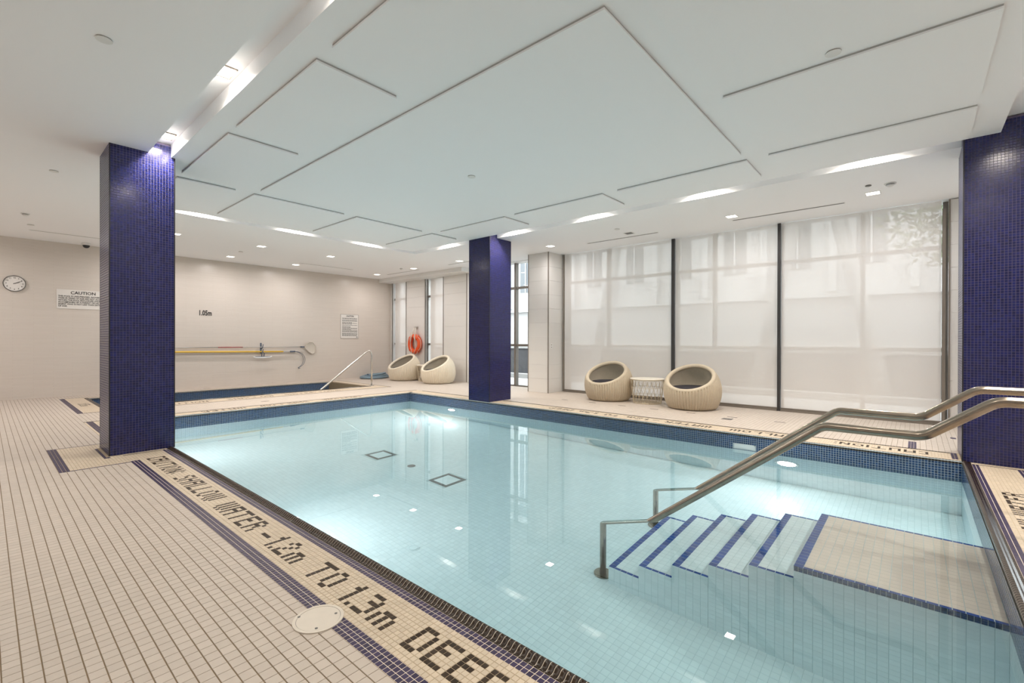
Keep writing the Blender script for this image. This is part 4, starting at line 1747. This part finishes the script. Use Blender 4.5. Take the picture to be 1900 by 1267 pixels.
fp.add([(8.155, YS_ - 0.0055, 1.335), (8.205, YS_ - 0.0055, 1.335), (8.18, YS_ - 0.0055, 1.375)], [(0, 1, 2)])
obj('fine_print', fp, M['ink'], t)
t = thing('depth_marker', 'black depth marking reading 1.05m on the back wall', 'sign', (3.825, YB, 1.95))
wall_text('lettering', text_mesh('1.05m', 0.185, bold=0.0055, sx=0.66, extrude=0.001), M['ink'], t, 3.825, YB - 0.003, 1.885)

ccx, ccz, cr = 0.427, 2.395, 0.163
t = thing('wall_clock', 'round white wall clock with a thin black rim', 'clock', (ccx, YB, ccz))
obj('face', MB().cyl((ccx, YB, ccz), (0, -1, 0), cr - 0.004, 0.022, 48), M['sign'], t)
obj('rim', MB().ring((ccx, YB, ccz), (0, -1, 0), cr - 0.008, cr, 0.034, 48), M['ink'], t)
for k in range(1, 13):
    a = math.radians(30 * k)
    wall_text('numeral', text_mesh(str(k), 0.036, sx=1.0, bold=0.0004), M['ink'], t, ccx + 0.118 * math.sin(a), YB - 0.0235, ccz + 0.118 * math.cos(a) - 0.012)
for nm_, ang, ln, wd in (('hour_hand', 65, 0.085, 0.0055), ('minute_hand', 59, 0.125, 0.004)):
    a = math.radians(ang)
    d_, e_ = np.array([math.sin(a), 0, math.cos(a)]), np.array([math.cos(a), 0, -math.sin(a)])
    c = np.array([ccx, YB - 0.026, ccz])
    P_ = [c - d_ * 0.02 - e_ * wd, c - d_ * 0.02 + e_ * wd, c + d_ * ln + e_ * wd * 0.4, c + d_ * ln - e_ * wd * 0.4]
    obj(nm_, MB().prism(P_, (0, 0, 0), (0, -0.002, 0)), M['ink'], t)

t = thing('wall_outlet', 'small white outlet plate low on the tiled pier', 'outlet', (8.93, 6.55, 1.13))
obj('plate', MB().box((8.895, 6.542, 1.06), (8.965, 6.552, 1.18)), M['white'], t)
for dz in (0.03, 0.085):
    obj('socket', MB().box((8.915, 6.540, 1.06 + dz - 0.012), (8.945, 6.543, 1.06 + dz + 0.012)), M['channel_mid'], t)


# ------------------------------------------------------------------ CEILING FITTINGS
def cover(x, y, r, label_, m='white', z=CEIL):
    t = thing('ceiling_cover', label_, 'cover plate', (x, y, z), 'round ceiling cover plates')
    obj('plate', MB().cyl((x, y, z - 0.010), (0, 0, 1), r, 0.005, 32), M[m], t)
    obj('gap_ring', MB().cyl((x, y, z - 0.005), (0, 0, 1), r * 0.93, 0.006, 32), M['channel_mid'], t)


cover(0.557, 4.279, 0.048, 'round white cover plate on the left ceiling, nearest the viewer')
cover(0.583, 8.104, 0.044, 'round white cover plate on the left ceiling, beside the left column')
cover(0.578, 12.245, 0.05, 'round white cover plate on the left ceiling near the back wall')
cover(4.066, 0.457, 0.050, 'large round cover plate in the right ceiling panel')
cover(4.063, 4.233, 0.050, 'small round cover plate in the big middle ceiling panel', z=CEIL - 0.028)
cover(3.910, 8.112, 0.05, 'small round cover plate on the far soffit edge')
cover(4.052, 12.14, 0.05, 'small round cover plate between the spa downlights')
cover(7.854, 4.238, 0.05, 'round cover plate near the unlit downlight')
cover(7.847, 0.485, 0.035, 'small dark speaker disc beside the right sprinkler', 'grate')


def sprinkler(x, y, label_, r=0.055):
    t = thing('smoke_detector', label_, 'smoke detector', (x, y, CEIL), 'cone shaped ceiling detectors')
    obj('base', MB().cyl((x, y, CEIL - 0.012), (0, 0, 1), r, 0.012, 28), M['white'], t)
    obj('vent_ring', MB().cyl((x, y, CEIL - 0.020), (0, 0, 1), r * 0.70, 0.008, 28), M['grate'], t)
    obj('cap', MB().cyl((x, y, CEIL - 0.042), (0, 0, 1), r * 0.42, 0.022, 28, r2=r * 0.80), M['white'], t)


sprinkler(0.466, 11.212, 'cone shaped detector on the left ceiling by the back wall')
sprinkler(7.931, 0.258, 'cone shaped detector on the ceiling left of the right column', 0.065)
sprinkler(8.071, 11.353, 'cone shaped detector on the ceiling above the far chairs')
t = thing('dome_camera', 'small dark dome camera on the ceiling by the back wall', 'camera', (1.484, 13.646, CEIL))
obj('base', MB().cyl((1.484, 13.646, CEIL - 0.05), (0, 0, 1), 0.075, 0.05, 28), M['white'], t)
dv, df = [], []
for j in range(6):
    a = j / 5 * math.pi / 2
    for k in range(24):
        p_ = 2 * math.pi * k / 24
        dv.append((1.484 + 0.062 * math.cos(a) * math.cos(p_), 13.646 + 0.062 * math.cos(a) * math.sin(p_), CEIL - 0.05 - 0.062 * math.sin(a)))
for j in range(5):
    for k in range(24):
        df.append((j * 24 + (k + 1) % 24, j * 24 + k, (j + 1) * 24 + k, (j + 1) * 24 + (k + 1) % 24))
obj('dome', MB().add(dv, df, True), M['black'], t)


def diffuser(x0, x1, y0, y1, label_):
    t = thing('linear_diffuser', label_, 'air vent', ((x0 + x1) / 2, (y0 + y1) / 2, CEIL), 'slim slot air vents')
    e = 0.012
    fr = MB().box((x0 - e, y0 - e, CEIL - 0.003), (x1 + e, y0, CEIL + 0.004)).box((x0 - e, y1, CEIL - 0.003), (x1 + e, y1 + e, CEIL + 0.004))
    fr.box((x0 - e, y0, CEIL - 0.003), (x0, y1, CEIL + 0.004)).box((x1, y0, CEIL - 0.003), (x1 + e, y1, CEIL + 0.004))
    obj('frame', fr, M['white'], t)
    obj('slot', MB().box((x0, y0, CEIL - 0.0015), (x1, y1, CEIL + 0.004)), M['black'], t)


diffuser(8.585, 8.625, 3.77, 5.35, 'thin black slot vent in the ceiling before the left wide shade')
diffuser(8.575, 8.620, 0.82, 2.40, 'thin black slot vent in the ceiling before the right wide shade')
diffuser(8.535, 8.565, 11.16, 12.79, 'thin black slot vent above the far rattan chairs')
diffuser(8.50, 8.53, 8.20, 9.79, 'thin black slot vent partly behind the middle column')
diffuser(0.59, 2.20, 12.80, 12.83, 'thin black slot vent along the back wall, left of the column')
diffuser(5.69, 7.27, 12.65, 12.68, 'thin black slot vent along the back wall, above the notice')

# ------------------------------------------------------------------ DECK FITTINGS
lx, ly = 0.988, 2.009
t = thing('deck_lid', 'round cream access lid with three screws set in the near deck', 'lid', (lx, ly, 0))
obj('collar', MB().ring((lx, ly, -0.002), (0, 0, 1), 0.0935, 0.107, 0.007, 64), M['lid'], t)
obj('gap', MB().ring((lx, ly, -0.002), (0, 0, 1), 0.0915, 0.0940, 0.0055, 64), M['grate'], t)
obj('cover', MB().cyl((lx, ly, -0.002), (0, 0, 1), 0.0918, 0.0065, 64), M['lid'], t)
for (x, y) in ((0.934, 2.083), (1.058, 1.985), (0.947, 1.945)):
    obj('screw', MB().cyl((x, y, 0.004), (0, 0, 1), 0.0065, 0.0012, 14), M['grate'], t)
t = thing('floor_drain', 'small square grey drain grate in the deck by the right chair', 'drain', (7.84, 2.265, 0))
obj('frame', MB().box((7.765, 2.19, -0.002), (7.915, 2.34, 0.0012)), M['stone'], t)
for k in range(7):
    y = 2.205 + k * 0.02
    obj('bar', MB().box((7.78, y, 0.0012), (7.90, y + 0.010, 0.003)), M['steel'], t)

# ------------------------------------------------------------------ OUTDOORS
struct('ground', MB().box((9.76, -40, -0.25), (60, 60, -0.05)), M['asphalt'])
kb = obj('kerb', MB().box((12.2, -30, -0.05), (12.5, 50, 0.10)), M['concrete'])
tag(kb, 'pale street kerb outside the clear window', 'kerb')
rw = obj('planter_wall', MB().box((13.4, -30, -0.05), (13.8, 50, 0.95)), M['stone'])
tag(rw, 'dark stone planter wall outside the clear window', 'wall')
cp_ = obj('ledge', MB().box((13.35, -30, 0.95), (13.9, 50, 1.05)), M['concrete'], rw)
b = thing('building', 'pale building with tall windows across the street', 'building', (22, 12, 0))
obj('wall', MB().box((22, -6, 3.0), (30, 40, 14)), M['facade'], b)
obj('base', MB().box((22.3, -6, -0.05), (30, 40, 3.0)), M['concrete'], b)
for k in range(18):
    y = -4.0 + 2.4 * k
    f_ = obj('window', MB().box((21.95, y, 4.2), (22.05, y + 0.9, 9.4)), M['farglass'], b)
    obj('mullion', MB().box((21.90, y + 0.42, 4.2), (21.96, y + 0.48, 9.4)), M['facade'], f_)
    obj('fin', MB().box((21.6, y + 1.5, 3.2), (22.0, y + 1.75, 13)), M['facade'], b)
for (p0, p1, w_) in (((13.0, 3.1, -0.05), (13.0, 2.2, 4.35), 'middle'), ((13.0, 0.5, -0.05), (13.0, 1.4, 4.35), 'right'), ((13.0, 7.9, -0.05), (13.0, 7.0, 4.35), 'left')):
    s_ = obj('leaning_strut', MB().tube([p0, p1], 0.16, 12), M['concrete'])
    tag(s_, 'slanted concrete strut outside, seen through the %s wide shade' % w_, 'strut')
canopy = obj('canopy_beam', MB().box((12.6, -6, 4.6), (13.4, 12, 5.1)), M['concrete'])
tag(canopy, 'horizontal canopy beam outside above the shades', 'beam')
tr_ = thing('street_tree', 'leafy street tree outside, seen through the right shade', 'tree', (15.5, -1.2, 0))
obj('trunk', MB().tube([(15.5, -1.2, -0.05), (15.45, -1.1, 1.8), (15.6, -1.25, 3.6), (15.5, -1.0, 5.2)], [0.18, 0.15, 0.11, 0.05], 10), M['bark'], tr_)
lf = MB()
rr = random.Random(11)
for k in range(1600):
    a, e_ = rr.uniform(0, 6.283), rr.uniform(-1, 1)
    r = 2.0 * rr.random() ** 0.4
    c = np.array([15.5 + r * math.cos(a) * math.sqrt(1 - e_ * e_), -1.2 + r * math.sin(a) * math.sqrt(1 - e_ * e_), 4.4 + 1.5 * r / 2 * e_])
    u = np.array([rr.gauss(0, 1) for _ in range(3)])
    u /= np.linalg.norm(u)
    v = np.cross(u, [rr.gauss(0, 1) for _ in range(3)])
    v /= np.linalg.norm(v)
    lf.add([c - u * 0.11, c + v * 0.05, c + u * 0.11, c - v * 0.05], [(0, 1, 2, 3)])
obj('crown', lf, M['leaf'], tr_, kind='stuff')

# ------------------------------------------------------------------ refracted lamp light reaches the tiles under water
for o in (wat, sw):
    o.cycles.is_caustics_caster = True


def receivers(o):
    for ch in o.children:
        if ch.type == 'MESH':
            ch.cycles.is_caustics_receiver = True
        receivers(ch)


receivers(pool)
receivers(spa)
